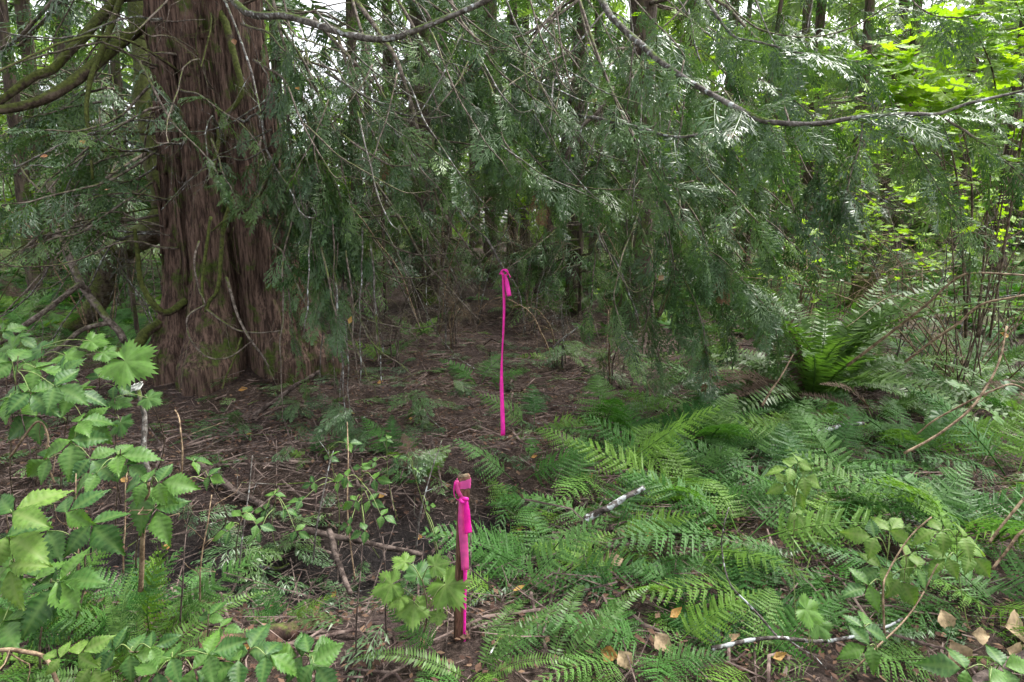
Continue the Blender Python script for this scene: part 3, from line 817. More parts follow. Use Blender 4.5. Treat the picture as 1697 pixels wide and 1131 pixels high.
px = lambda w, d: w * d / FPX      # pixel half-width -> metres
A_limbs = [   # control points, half-width px start/end, material, name, twigs
    ([(330, -160, 5.4), (385, 0, 4.6), (480, 28, 4.2), (600, 66, 3.9), (690, 45, 3.7), (800, 5, 3.6), (870, -50, 3.5)], 6, 3.5, 'wood_grey', 'branch', 16),
    ([(262, 20, 5.7), (240, 40, 5.5), (161, 103, 5.2), (100, 150, 5.0), (34, 175, 4.9), (-60, 190, 4.8)], 11, 7, 'limb_moss', 'branch', 22),
    ([(270, -60, 5.7), (195, 0, 5.5), (134, 67, 5.2), (90, 107, 5.1), (50, 135, 5.0), (-40, 200, 4.9)], 9, 5.5, 'limb_moss', 'branch', 22),
    ([(215, -40, 5.6), (198, 0, 5.4), (168, 80, 5.2), (151, 135, 5.1), (145, 190, 5.0), (150, 240, 5.0), (152, 300, 5.0)], 5.5, 2.2, 'limb_moss', 'branch', 10),
    ([(262, 221, 5.6), (200, 221, 5.3), (140, 221, 5.1), (96, 222, 5.0), (40, 232, 4.9)], 3.6, 1.6, 'limb_moss', 'branch', 10),
    ([(275, 236, 5.6), (250, 247, 5.4), (215, 250, 5.2), (161, 249, 5.1), (110, 240, 5.0)], 4, 1.8, 'limb_moss', 'branch', 10),
    ([(352, -60, 5.3), (356, 0, 5.25), (373, 40, 5.2), (387, 94, 5.2), (400, 145, 5.2), (393, 175, 5.2), (366, 202, 5.2), (361, 242, 5.2), (350, 290, 5.15)], 7, 2.5, 'limb_moss', 'branch', 4),
    ([(385, 330, 5.15), (370, 380, 5.1), (363, 471, 5.05), (345, 503, 5.0), (341, 518, 5.0)], 4.5, 2.5, 'limb_moss', 'branch', 3),
    ([(350, 360, 5.15), (343, 400, 5.1), (337, 450, 5.05), (336, 490, 5.0), (341, 512, 5.0)], 3, 2, 'limb_moss', 'branch', 2),
    ([(341, 512, 5.0), (365, 530, 4.95), (395, 548, 4.95), (430, 552, 4.95), (465, 548, 5.0)], 2.2, 1.0, 'wood', 'dead_branch', 4),
    ([(330, 400, 5.2), (322, 430, 5.1), (330, 480, 5.0), (341, 505, 4.95)], 1.8, 1.3, 'wood', 'dead_branch', 1),
    ([(341, 505, 5.0), (312, 525, 4.9), (314, 560, 4.85), (340, 590, 4.85), (380, 592, 4.85), (421, 564, 4.9)], 1.8, 1.1, 'wood', 'dead_branch', 3),
    ([(309, 498, 5.5), (279, 518, 5.4), (259, 511, 5.3), (235, 470, 5.3), (229, 424, 5.3), (222, 380, 5.3)], 6.5, 3, 'limb_moss', 'branch', 5),
    ([(375, 460, 5.1), (390, 510, 5.0), (410, 555, 4.9), (440, 600, 4.85), (455, 630, 4.85)], 2.6, 1.0, 'wood', 'dead_branch', 4),
    ([(400, 560, 5.0), (390, 590, 4.9), (375, 625, 4.85), (368, 645, 4.8)], 2.0, 1.0, 'limb_moss', 'dead_branch', 1),
    ([(452, 270, 5.0), (440, 300, 4.95), (425, 330, 4.95), (380, 360, 4.95), (350, 385, 4.95)], 4.0, 1.5, 'limb_moss', 'branch', 4),
    ([(300, 92, 5.2), (270, 88, 5.15), (230, 92, 5.1)], 2.5, 1.0, 'wood', 'dead_branch', 3),
    ([(250, 36, 5.2), (300, 35, 5.1), (340, 32, 5.0)], 1.2, 0.8, 'wood', 'dead_branch', 1),
    ([(452, 240, 5.0), (405, 265, 4.9), (362, 262, 4.8), (312, 300, 4.8), (268, 348, 4.7)], 1.6, 0.8, 'wood_grey', 'dead_branch', 4),
    ([(460, 150, 5.0), (420, 180, 4.9), (370, 210, 4.8), (315, 218, 4.7), (255, 219, 4.6)], 1.6, 0.8, 'wood_grey', 'dead_branch', 4),
    ([(450, 215, 5.0), (400, 240, 4.9), (360, 258, 4.8)], 1.6, 0.8, 'wood_grey', 'dead_branch', 2),
    # drooping twigs right of the trunk, through the middle
    ([(560, -40, 4.8), (641, 74, 4.5), (671, 145, 4.4), (691, 208, 4.3), (711, 269, 4.3), (721, 319, 4.3), (741, 363, 4.3), (775, 410, 4.3)], 4, 1.6, 'wood', 'dead_branch', 14),
    ([(540, 120, 4.6), (620, 168, 4.4), (661, 188, 4.3), (701, 195, 4.2), (745, 192, 4.2)], 2.6, 1.4, 'wood_grey', 'dead_branch', 8),
    ([(640, 190, 4.5), (690, 205, 4.4), (711, 215, 4.4), (731, 232, 4.4), (772, 239, 4.4), (820, 246, 4.4)], 3, 1.4, 'wood', 'dead_branch', 8),
    ([(600, 120, 4.8), (660, 225, 4.5), (728, 316, 4.3), (768, 356, 4.2), (788, 376, 4.17), (809, 400, 4.16), (829, 437, 4.15), (836, 452, RIB_D)], 2.8, 1.3, 'wood_grey', 'ribbon_twig', 9),
    ([(520, 30, 5.0), (600, 120, 4.9), (655, 200, 4.8), (690, 300, 4.8), (705, 380, 4.8), (712, 440, 4.8)], 3, 1.2, 'wood', 'dead_branch', 14),
    ([(500, 340, 5.2), (560, 385, 5.0), (627, 394, 4.9), (661, 414, 4.8), (701, 424, 4.8), (762, 417, 4.8)], 2.2, 1.0, 'wood', 'dead_branch', 10),
    ([(505, 380, 5.2), (560, 420, 5.0), (607, 437, 4.9), (651, 459, 4.8), (701, 459, 4.8), (735, 447, 4.8)], 2.2, 1.0, 'wood', 'dead_branch', 10),
    ([(620, 300, 5.2), (668, 370, 5.0), (705, 437, 4.9), (748, 481, 4.9), (795, 531, 4.9)], 2.6, 1.2, 'wood', 'dead_branch', 8),
    ([(480, 440, 5.1), (540, 470, 4.9), (600, 525, 4.7), (680, 545, 4.6), (740, 535, 4.6)], 1.8, 0.9, 'wood', 'dead_branch', 8),
]
for pts, w0, w1, mt, nm, tw in A_limbs:
    d0, d1 = pts[0][2], pts[-1][2]
    A.limb(lim(pts), px(w0, d0), px(w1, d1), mt, nm, tw, 0.42, 0.0022, 2, 30, 7, 0.006)
# green boughs of the old cedar: curtain on its right, feathers over the trunk, sprays reaching left
A_boughs = [
    ([(430, -80, 5.2), (470, 60, 4.9), (500, 160, 4.7), (520, 260, 4.5), (540, 350, 4.4)], 3.5, 14, 0.42, 0.7),
    ([(440, 0, 5.2), (500, 100, 4.8), (545, 200, 4.6), (575, 300, 4.5), (600, 400, 4.4)], 3, 14, 0.42, 0.7),
    ([(470, 120, 5.2), (480, 220, 4.9), (490, 320, 4.7), (470, 420, 4.6), (480, 520, 4.5), (500, 600, 4.5)], 3, 13, 0.34, 0.75),
    ([(500, 300, 5.0), (525, 390, 4.5), (540, 450, 4.3), (560, 520, 4.2), (580, 590, 4.2)], 2.6, 12, 0.36, 0.6),
    ([(480, 200, 5.1), (540, 280, 4.8), (570, 370, 4.6), (575, 450, 4.6), (590, 520, 4.6)], 2.6, 12, 0.36, 0.75),
    ([(520, 420, 5.0), (545, 480, 4.8), (550, 560, 4.7), (556, 640, 4.7)], 2.2, 9, 0.30, 0.8),
    ([(262, 110, 5.3), (235, 105, 4.9), (255, 150, 4.6), (285, 205, 4.5), (330, 245, 4.4), (365, 290, 4.4)], 2.4, 14, 0.28, 0.55),
    ([(300, 150, 5.2), (330, 160, 4.8), (380, 190, 4.7), (420, 230, 4.6), (445, 280, 4.6)], 2.0, 10, 0.24, 0.5),
    ([(400, 40, 5.2), (440, 55, 4.8), (480, 90, 4.6), (520, 150, 4.5)], 2.4, 9, 0.30, 0.5),
    ([(420, 100, 5.1), (455, 120, 4.8), (500, 165, 4.6), (540, 215, 4.5)], 2.4, 9, 0.32, 0.5),
    ([(470, 380, 5.0), (430, 360, 4.7), (400, 345, 4.6), (385, 350, 4.6)], 1.6, 6, 0.2, 0.5),
    ([(250, 140, 5.4), (200, 190, 5.0), (150, 215, 4.6), (90, 215, 4.4), (30, 230, 4.3)], 2.4, 14, 0.34, 0.45),
    ([(260, 250, 5.4), (200, 290, 5.0), (130, 315, 4.6), (60, 330, 4.3), (0, 345, 4.2)], 2.4, 14, 0.34, 0.35),
    ([(255, 300, 5.5), (200, 340, 5.2), (140, 380, 5.0), (80, 400, 4.9), (20, 420, 4.8)], 2.4, 12, 0.34, 0.5),
    ([(570, -60, 4.6), (600, 60, 4.3), (640, 160, 4.2), (690, 230, 4.1), (760, 280, 4.0)], 3.0, 16, 0.34, 0.6),
    ([(640, -40, 4.6), (690, 60, 4.3), (740, 130, 4.2), (800, 190, 4.2), (860, 240, 4.1)], 3.0, 16, 0.36, 0.65),
    ([(560, 60, 5.0), (600, 180, 4.8), (640, 260, 4.7), (680, 330, 4.6)], 2.8, 14, 0.36, 0.6),
    ([(540, 200, 4.9), (590, 240, 4.5), (640, 270, 4.3), (700, 275, 4.2), (750, 300, 4.1)], 2.4, 12, 0.3, 0.5),
    ([(720, -60, 4.8), (770, 40, 4.5), (820, 110, 4.4), (880, 160, 4.3), (930, 190, 4.2)], 3.0, 16, 0.36, 0.65),
    ([(560, 480, 5.0), (600, 540, 4.5), (640, 590, 4.2), (690, 625, 4.0)], 1.8, 9, 0.28, 0.3),
    ([(570, 520, 5.0), (600, 600, 4.6), (620, 640, 4.3), (700, 615, 4.1)], 1.8, 9, 0.28, 0.3),
]
def drape(n, u0, v0, d0, du, dv, d1):      # extra hanging boughs inside a window of the view
    out = []
    for k in range(n):
        a, b, c_ = random.uniform(*u0), random.uniform(*v0), random.uniform(*d0)
        e, f_, g_ = a + random.uniform(*du), b + random.uniform(*dv), random.uniform(*d1)
        out.append(([(a, b, c_), (a + (e - a) * 0.3, b + (f_ - b) * 0.2, c_ + (g_ - c_) * 0.5), (a + (e - a) * 0.7, b + (f_ - b) * 0.6, g_), (e, f_, g_)], 2.2, random.randint(10, 15), random.uniform(0.26, 0.38), random.uniform(0.5, 0.8)))
    return out
A_boughs += drape(11, (450, 520), (-60, 330), (4.9, 5.3), (20, 90), (120, 260), (4.4, 5.0))
A_boughs += drape(8, (640, 780), (-80, 120), (4.6, 5.4), (60, 190), (110, 260), (4.2, 5.2))
A_boughs += drape(7, (480, 560), (300, 450), (4.9, 5.3), (30, 110), (80, 170), (4.5, 5.0))
A_boughs += drape(6, (430, 480), (180, 380), (5.0, 5.3), (-30, 60), (90, 200), (4.6, 5.0))
A_boughs += drape(6, (140, 250), (100, 330), (5.4, 5.8), (-150, -60), (20, 110), (4.7, 5.4))
for pts, w, n, s, hg in A_boughs:
    o, c = A.limb(lim(pts), px(w, pts[0][2]), px(0.8, pts[-1][2]), 'wood', 'bough', 6, 0.22, 0.0018, 1, 26, 5, 0.01)
    A.dress(o, c, n, s, hg)
# crown above the frame
for k in range(46):
    z = random.uniform(3.6, 11.5); a = random.uniform(0, 2 * math.pi); L = random.uniform(1.6, 3.4) * (1.15 - z / 20)
    b0 = cb + np.array([math.cos(a) * 0.4, math.sin(a) * 0.4, z]); dv = np.array([math.cos(a), math.sin(a), 0])
    pts = [b0, b0 + dv * L * 0.4 + [0, 0, -0.12 * L], b0 + dv * L * 0.8 + [0, 0, -0.36 * L], b0 + dv * L + [0, 0, -0.38 * L]]
    o, c = A.limb(pts, 0.03, 0.006, 'wood', 'bough', 4, 0.3, 0.002, 1, 16, 5, 0.01)
    A.dress(o, c, 14, 0.5, 0.55)
# thin bare twigs criss-crossing in front of the boughs, and dangling beside the trunk
for k in range(30):
    u, v, d = random.uniform(470, 900), random.uniform(-40, 260), random.uniform(3.6, 4.7)
    du, dv = random.uniform(60, 240), random.uniform(60, 230)
    if random.random() < 0.25: du = -du * 0.6
    A.limb(lim([(u, v, d), (u + du * 0.3, v + dv * 0.45, d - 0.1), (u + du * 0.7, v + dv * 0.85, d - 0.15), (u + du, v + dv * random.uniform(0.8, 1.2), d - 0.1)]), px(1.6, d), px(0.6, d), random.choice(['wood', 'wood_grey']), 'dead_branch', 7, 0.28, 0.0016, 2, 20, 4, 0.008)
for k in range(12):
    u, v, d = random.uniform(455, 625), random.uniform(330, 470), random.uniform(4.3, 4.9)
    w_ = random.uniform(-25, 30)
    A.limb(lim([(u, v, d), (u + w_ * 0.4, v + 80, d - 0.05), (u + w_ * 0.6, v + 160, d - 0.1), (u + w_, v + random.uniform(190, 270), d - 0.1)]), px(1.7, d), px(0.8, d), random.choice(['wood', 'wood', 'wood_grey']), 'dead_branch', 5, 0.2, 0.0015, 2, 20, 4, 0.012)
for pts, n_ in [([(480, 330, 5.0), (455, 400, 4.7), (470, 420, 4.6), (490, 470, 4.5), (520, 530, 4.45), (550, 560, 4.4)], 12), ([(520, 360, 5.0), (530, 400, 4.6), (545, 430, 4.5), (560, 480, 4.4)], 9), ([(470, 250, 5.0), (440, 300, 4.7), (425, 330, 4.6)], 5), ([(350, 230, 5.0), (365, 270, 4.7), (375, 300, 4.6), (388, 320, 4.55)], 6)]:
    o, c = A.limb(lim(pts), px(1.8, 4.8), px(0.8, 4.5), 'wood', 'bough', 2, 0.15, 0.0016, 1, 22, 5, 0.008)
    A.dress(o, c, n_, 0.24, 0.5, 0.3, kind=1, check=False)
# tangle of dead lower branches round the old cedar
for k in range(64):
    z = random.uniform(0.9, 4.2); a = random.choice([random.uniform(math.pi * 0.85, math.pi * 1.3), random.uniform(-1.3, 0.35), random.uniform(-1.3, 0.35), random.uniform(-2.2, -0.9)]); L = random.uniform(0.8, 2.0)
    dv = np.array([math.cos(a), math.sin(a), 0]); b0 = cb + dv * 0.46 + [0, 0, z]
    e_ = b0 + dv * L + [0, 0, -random.uniform(-0.1, 0.75) * L]
    if keep_clear(e_) or keep_clear((b0 + e_) / 2): continue
    A.limb([b0, b0 + dv * L * 0.45 + [0, 0, random.uniform(-0.15, 0.12) * L] + rng.normal(0, 0.08, 3), e_ + [0, 0, -0.1], e_ + dv * 0.15 * L + [0, 0, random.uniform(-.1, .15)]], random.uniform(0.006, 0.014), 0.002, random.choice(['wood', 'wood', 'wood', 'wood_grey', 'wood_grey', 'limb_moss']), 'dead_branch', 9, 0.45, 0.0022, 2, 18, 5, 0.032)
A.finish(290, 1)

# ---- mossy tree leaning out from behind it
lb = G(95, 552)
Bt = Tree('leaning_tree', 'thick mossy trunk curving up from the floor behind the old cedar', lb)
dB = proj(lb)[2]
Bt.trunk([P(40, 560, dB), P(95, 552, dB), P(146, 521, dB - .1), P(170, 481, dB - .2), P(183, 432, dB - .3), P(216, 405, dB - .4), P(256, 380, 6.5), P(278, 345, 6.45), P(276, 300, 6.45), P(262, 240, 6.5), P(250, 160, 6.6), P(240, 40, 6.8), P(235, -120, 7)], [px(9, dB), px(13, dB), px(15, dB), px(18, dB), px(21, dB), px(22, 7), px(23, 6.5), px(24, 6.5), px(25, 6.5), px(26, 6.5), px(25, 6.5), px(22, 6.5), px(20, 6.5)], M['limb_moss'], 14, 60, 0.18)
for pts, w0, w1, mt, tw in [
    ([(250, 250, 6.4), (190, 285, 6.0), (150, 330, 5.8), (100, 400, 5.6), (60, 440, 5.5)], 3, 1.2, 'wood', 10),
    ([(230, 400, 6.6), (170, 390, 6.2), (100, 340, 6.0), (50, 300, 6.0), (10, 240, 6.0)], 3.5, 1.3, 'wood', 12),
    ([(84, 300, 5.7), (88, 370, 5.7), (111, 427, 5.6), (148, 484, 5.5), (182, 535, 5.4), (204, 566, 5.35)], 6, 5, 'wood', 4),
    ([(148, 484, 5.5), (128, 474, 5.4), (84, 508, 5.2), (30, 550, 5.1), (-30, 585, 5.0)], 4.5, 3.5, 'wood', 3),
    ([(182, 535, 5.4), (140, 545, 5.3), (100, 575, 5.2), (60, 600, 5.1)], 4, 3, 'wood', 2)]:
    Bt.limb(lim(pts), px(w0, 6), px(w1, 6), mt, 'branch', tw, 0.5, 0.003, 2, 26, 6, 0.01)
Bt.finish()

# ---- cedar whose boughs hang over the right half
db = np.array([1.62, 8.2, 0.0]); db[2] = hz(db[0], db[1])
D = Tree('cedar_tree', 'slim cedar right of centre whose long boughs hang towards the viewer', db)
D.trunk([db + [0, 0, -0.2], db + [0.02, 0, 1.5], db + [-0.02, 0, 4], db + [0.05, 0.1, 12]], [0.24, 0.19, 0.17, 0.09], M['bark_mossy'], 16, 60, 0.15)
D_boughs = [   # pts, half width start, end, sprays, size, hang, material
    ([(1040, -260, 7.6), (980, -90, 4.6), (1000, 0, 3.7), (1024, 37, 3.5), (1057, 74, 3.35), (1088, 108, 3.2), (1130, 138, 3.1), (1177, 161, 3.0), (1228, 178, 2.9), (1275, 192, 2.85), (1362, 202, 2.8), (1430, 198, 2.75), (1514, 197, 2.7), (1564, 193, 2.7), (1614, 171, 2.7), (1697, 148, 2.7), (1800, 120, 2.7)], 9, 2.2, 46, 0.30, 0.62, 'wood_grey'),
    ([(1060, -120, 6), (1130, -60, 4), (1171, 0, 3.3), (1204, 44, 3.2), (1241, 67, 3.1), (1295, 86, 3.0), (1362, 92, 2.95), (1430, 97, 2.9)], 4, 1.2, 24, 0.30, 0.75, 'wood_grey'),
    ([(1564, 194, 2.7), (1598, 218, 2.65), (1631, 239, 2.6), (1695, 292, 2.55), (1740, 330, 2.5)], 2.4, 1.0, 12, 0.24, 0.7, 'wood'),
    ([(945, 190, 5.2), (987, 195, 4.2), (1030, 208, 3.9), (1084, 218, 3.7), (1127, 225, 3.6), (1174, 223, 3.5), (1208, 215, 3.45), (1240, 190, 3.4)], 5, 2, 14, 0.30, 0.6, 'wood_grey'),
    ([(1430, 198, 2.75), (1425, 240, 2.72), (1410, 290, 2.70), (1395, 350, 2.70)], 1.8, 0.8, 9, 0.32, 0.8, 'wood'),
    ([(1360, 202, 2.8), (1365, 250, 2.78), (1350, 300, 2.76)], 1.6, 0.8, 7, 0.28, 0.8, 'wood'),
    ([(1500, 197, 2.7), (1520, 250, 2.7), (1560, 320, 2.7), (1610, 390, 2.7)], 1.6, 0.7, 9, 0.26, 0.75, 'wood'),
    ([(960, -60, 4.8), (960, 0, 4.4), (973, 60, 4.2), (1004, 128, 4.0), (1030, 188, 3.9), (1064, 249, 3.8), (1111, 323, 3.8), (1160, 400, 3.8)], 3.5, 1.2, 20, 0.32, 0.7, 'wood'),
    ([(842, 215, 4.6), (880, 255, 4.4), (930, 302, 4.2), (997, 312, 4.1), (1084, 312, 4.0), (1150, 300, 4.0)], 2.4, 1.2, 16, 0.32, 0.75, 'wood'),
    ([(1050, 200, 6), (1050, 280, 4.9), (1040, 350, 4.6), (1040, 420, 4.5), (1045, 500, 4.4)], 3, 1, 15, 0.34, 0.7, 'wood'),
    ([(1080, 240, 6), (1100, 320, 4.7), (1110, 400, 4.4), (1120, 470, 4.3), (1140, 540, 4.2)], 3, 1, 17, 0.36, 0.65, 'wood'),
    ([(1080, 260, 6), (1140, 340, 4.7), (1170, 400, 4.4), (1200, 450, 4.3), (1250, 470, 4.2)], 3, 1, 17, 0.36, 0.55, 'wood'),
    ([(1060, 330, 7), (1050, 400, 5.0), (1060, 470, 4.7), (1080, 540, 4.6), (1095, 600, 4.6)], 2.5, 1, 14, 0.34, 0.75, 'wood'),
    ([(1060, 300, 7), (1000, 380, 5.4), (985, 440, 5.2), (975, 520, 5.1)], 2.5, 1, 11, 0.3, 0.8, 'wood'),
    ([(1000, -60, 5.2), (900, 40, 4.6), (870, 120, 4.4), (900, 200, 4.3), (930, 260, 4.2)], 3, 1.2, 18, 0.34, 0.7, 'wood'),
    ([(1000, -80, 6), (1050, 0, 4.6), (1100, 50, 4.2), (1140, 110, 4.1), (1160, 180, 4.1)], 3, 1.2, 18, 0.34, 0.7, 'wood'),
    ([(1060, 100, 6.8), (1130, 140, 4.8), (1190, 200, 4.4), (1230, 260, 4.3), (1260, 330, 4.3)], 3, 1.2, 18, 0.34, 0.65, 'wood'),
    ([(1070, 160, 7), (1160, 230, 5.2), (1230, 290, 4.8), (1290, 330, 4.6), (1340, 390, 4.6)], 3, 1.2, 16, 0.36, 0.55, 'wood'),
    ([(1060, 60, 7), (1000, 120, 5.2), (960, 200, 4.8), (940, 280, 4.7), (930, 340, 4.7)], 3, 1.2, 16, 0.34, 0.7, 'wood'),
    ([(1080, 380, 7.2), (1150, 420, 5.6), (1220, 460, 5.0), (1270, 500, 4.9)], 2.5, 1, 12, 0.34, 0.5, 'wood'),
    ([(1100, 300, 7), (1200, 330, 5.8), (1300, 360, 5.4), (1380, 420, 5.2)], 2.5, 1, 12, 0.34, 0.6, 'wood'),
    ([(1170, -40, 5.0), (1230, 30, 4.4), (1300, 60, 4.2), (1400, 50, 4.1), (1480, 5, 4.0)], 2.5, 1.2, 16, 0.32, 0.6, 'wood'),
    ([(1470, -60, 4.2), (1520, 10, 3.8), (1580, 30, 3.7), (1640, 20, 3.6)], 2.0, 1.0, 10, 0.30, 0.7, 'wood'),
    ([(1045, 300, 7), (960, 350, 5.6), (900, 400, 5.2), (840, 445, 5.0)], 2.0, 0.9, 8, 0.22, 0.5, 'wood'),
    ([(1080, 330, 6.5), (1110, 420, 4.6), (1150, 500, 4.2), (1170, 570, 4.1), (1180, 630, 4.1)], 2.5, 1, 17, 0.34, 0.6, 'wood'),
    ([(1080, 300, 6.5), (1040, 400, 4.5), (1020, 470, 4.2), (1030, 540, 4.1), (1060, 600, 4.1)], 2.5, 1, 16, 0.32, 0.65, 'wood'),
    ([(1090, 340, 6.5), (1150, 400, 4.6), (1210, 440, 4.2), (1260, 500, 4.1), (1290, 560, 4.1)], 2.5, 1, 17, 0.34, 0.55, 'wood'),
    ([(1090, 200, 6.5), (1180, 280, 4.2), (1230, 340, 3.8), (1270, 400, 3.7), (1300, 450, 3.7)], 2.5, 1, 16, 0.30, 0.6, 'wood'),
    ([(1000, 60, 6), (860, 130, 4.2), (830, 200, 4.0), (850, 260, 3.9), (900, 300, 3.9)], 2.5, 1, 16, 0.30, 0.65, 'wood'),
    ([(1080, -20, 6), (1180, 60, 4.4), (1230, 120, 4.2), (1300, 150, 4.1), (1350, 200, 4.1)], 2.5, 1, 16, 0.32, 0.7, 'wood'),
]
D_boughs += [(p_, 3, 1, n_, s_, h_, 'wood') for p_, w_, n_, s_, h_ in drape(13, (880, 1080), (-60, 150), (4.8, 6.0), (-130, 120), (110, 260), (4.2, 5.2)) + drape(12, (1060, 1200), (80, 380), (5.2, 6.5), (0, 140), (100, 230), (4.2, 5.4))]
for pts, w0, w1, n, s, hg, mt in D_boughs:
    o, c = D.limb(lim(pts), px(w0, 2.6), px(w1, pts[-1][2]), mt, 'bough', 7, 0.25, 0.0016, 1, 40, 6, 0.005)
    D.dress(o, c, n, s, hg, 0.25, jitter=0.22)
for pts, w0, w1, mt, tw in [   # bare stems among them
    ([(1017, 145, 4.6), (994, 182, 4.6), (970, 205, 4.6), (950, 232, 4.6), (925, 290, 4.6)], 5, 3, 'wood', 4),
    ([(960, 0, 4.2), (1004, 128, 4.0), (1040, 210, 3.9), (1100, 330, 3.8), (1135, 390, 3.8)], 2.6, 1.4, 'wood', 8),
    ([(1060, 200, 6), (1075, 300, 4.6), (1095, 370, 4.4), (1120, 440, 4.4), (1170, 500, 4.4)], 2.2, 1.0, 'wood_grey', 10),
    ([(985, 370, 4.5), (1000, 410, 4.4), (1020, 430, 4.4), (1040, 480, 4.4), (1060, 540, 4.4)], 2.2, 1.0, 'wood_grey', 8),
    ([(1065, 380, 5), (1085, 450, 4.6), (1070, 530, 4.5), (1060, 600, 4.4), (1085, 660, 4.3)], 2.0, 1.2, 'wood', 6),
    ([(1000, 20, 4.6), (925, 120, 4.5), (915, 200, 4.5), (925, 300, 4.5)], 1.8, 1.0, 'wood_grey', 8)]:
    D.limb(lim(pts), px(w0, 4.4), px(w1, 4.4), mt, 'dead_branch', tw, 0.3, 0.0018, 2, 26, 5, 0.008)
for k in range(28):
    u, v, d = random.uniform(900, 1500), random.uniform(-40, 330), random.uniform(3.6, 4.8)
    du, dv = random.uniform(-120, 200), random.uniform(70, 220)
    D.limb(lim([(u, v, d), (u + du * 0.3, v + dv * 0.45, d - 0.1), (u + du * 0.7, v + dv * 0.85, d - 0.15), (u + du, v + dv * random.uniform(0.8, 1.2), d - 0.1)]), px(1.5, d), px(0.6, d), random.choice(['wood', 'wood_grey']), 'dead_branch', 7, 0.28, 0.0016, 2, 20, 4, 0.008)
for k in range(50):
    z = random.uniform(3.4, 11.0); a = random.uniform(0, 2 * math.pi); L = random.uniform(1.5, 3.2) * (1.2 - z / 16)
    b0 = db + np.array([math.cos(a) * 0.12, math.sin(a) * 0.12, z]); dv = np.array([math.cos(a), math.sin(a), 0])
    o, c = D.limb([b0, b0 + dv * L * 0.4 + [0, 0, -0.10 * L], b0 + dv * L * 0.8 + [0, 0, -0.36 * L], b0 + dv * L + [0, 0, -0.38 * L]], 0.025, 0.005, 'wood', 'bough', 4, 0.3, 0.002, 1, 16, 5, 0.01)
    D.dress(o, c, 15, 0.48, 0.55)
D.finish(300, 1)

# ---- slimmer trunks further back, each with its own hanging boughs
def back_tree(u, v, hw, label, lean=0.0, mat='bark_mossy', h=11.0, nb=26, zlo=1.8, L=(1.0, 2.4), size=0.5, hang=0.55, n=12, dead=8, name='cedar_tree', fol='cedar', pos=None, lod=1, group='slim trees standing back in the wood', zhi=None, tops=None, kink=0.0):
    b = G(u, v) if pos is None else np.array([pos[0], pos[1], 0.0])
    b[2] = hz(b[0], b[1]); d = proj(b)[2]
    r = hw * d / FPX if pos is None else hw
    t = Tree(name, label, b, 'tree', group)
    t.trunk([b + [0, 0, -0.15], b + [lean * 0.5, 0, 0.5], b + [lean * 1.5 + kink, 0, 1.6], b + [lean * h * 0.5, 0.1, h * 0.5], b + [lean * h, 0.2, h]], [r * 1.5, r * 1.05, r, r * 0.75, r * 0.25], M[mat], 12, 44, 0.2)
    ax = t.axis
    for k in range(nb):
        z = random.uniform(zlo, (zhi or h * 0.97)); i = int(np.argmin(np.abs(ax[:, 2] - b[2] - z)))
        a = random.uniform(0, 2 * math.pi); ln = random.uniform(*L) * (1.2 - 0.6 * z / h); dv = np.array([math.cos(a), math.sin(a), 0])
        p0 = ax[i]
        o, c = t.limb([p0, p0 + dv * ln * 0.4 + [0, 0, -0.05 * ln], p0 + dv * ln * 0.8 + [0, 0, -0.32 * ln], p0 + dv * ln + [0, 0, -0.36 * ln]], 0.016, 0.004, 'wood', 'bough', 1 if lod > 1 else 3, 0.35, 0.003, 1, 8, 4, 0.015)
        t.dress(o, c, n, size, hang)
    for k in range(dead):
        z = random.uniform(0.7, 3.6); i = int(np.argmin(np.abs(ax[:, 2] - b[2] - z)))
        a = random.uniform(0, 2 * math.pi); ln = random.uniform(0.8, 2.0); dv = np.array([math.cos(a), math.sin(a), 0]); p0 = ax[i]
        t.limb([p0, p0 + dv * ln * 0.5 + [0, 0, 0.05 * ln], p0 + dv * ln + [0, 0, -random.uniform(0.0, 0.5) * ln]], 0.011, 0.004, random.choice(['wood', 'wood', 'wood', 'wood', 'limb_moss']), 'dead_branch', 8, 0.6, 0.0035, 2, 8, 4, 0.02)
    t.finish(0, lod, fol)
    return t

SAPS = [(-4.6, 7.6, 3.2, 'at the left edge under the mossy limbs'), (-5.6, 9.2, 4.0, 'farthest left behind the curving mossy trunk'), (-3.9, 9.6, 3.6, 'behind the left flank of the old cedar'), (-1.75, 8.6, 3.2, 'just right of the old cedar'), (-0.95, 10.0, 3.6, 'left of the short dark trunk'),
        (-0.1, 11.5, 3.4, 'behind the upper half of the hanging ribbon'), (1.0, 9.2, 3.0, 'between the two mossy trunks right of the ribbon'), (2.5, 9.6, 3.4, 'left of the thin right-hand stems'), (3.4, 10.8, 3.6, 'above the arching sword fern'), (2.0, 12.6, 4.0, 'far back right of the ribbon'), (-2.6, 12.0, 4.0, 'far back right of the old cedar'), (-7.2, 11.0, 4.2, 'far back at the left edge'), (5.9, 10.6, 3.8, 'behind the tangle at the right')]
back_tree(815, 468, 12, 'straight brown trunk standing directly behind the hanging pink ribbon', nb=34, zlo=2.6, h=14, dead=12, size=0.6)
back_tree(950, 512, 13, 'mossy trunk just right of the hanging ribbon, ferns at its foot', nb=22, zlo=2.4, dead=6, lean=0.01)
back_tree(889, 510, 7, 'thin trunk leaning right beside the hanging ribbon', lean=0.16, nb=10, zlo=2.0, h=6, dead=5, name='leaning_tree')
back_tree(705, 505, 20, 'short dark trunk between the old cedar and the hanging ribbon', h=9, nb=26, zlo=1.4, dead=16, L=(0.7, 1.8))
back_tree(597, 455, 9, 'slender trunk just right of the old cedar', nb=22, zlo=2.6, dead=8)
back_tree(655, 445, 8, 'slender dark trunk midway from the old cedar to the ribbon', nb=20, zlo=2.8, dead=6, h=12)
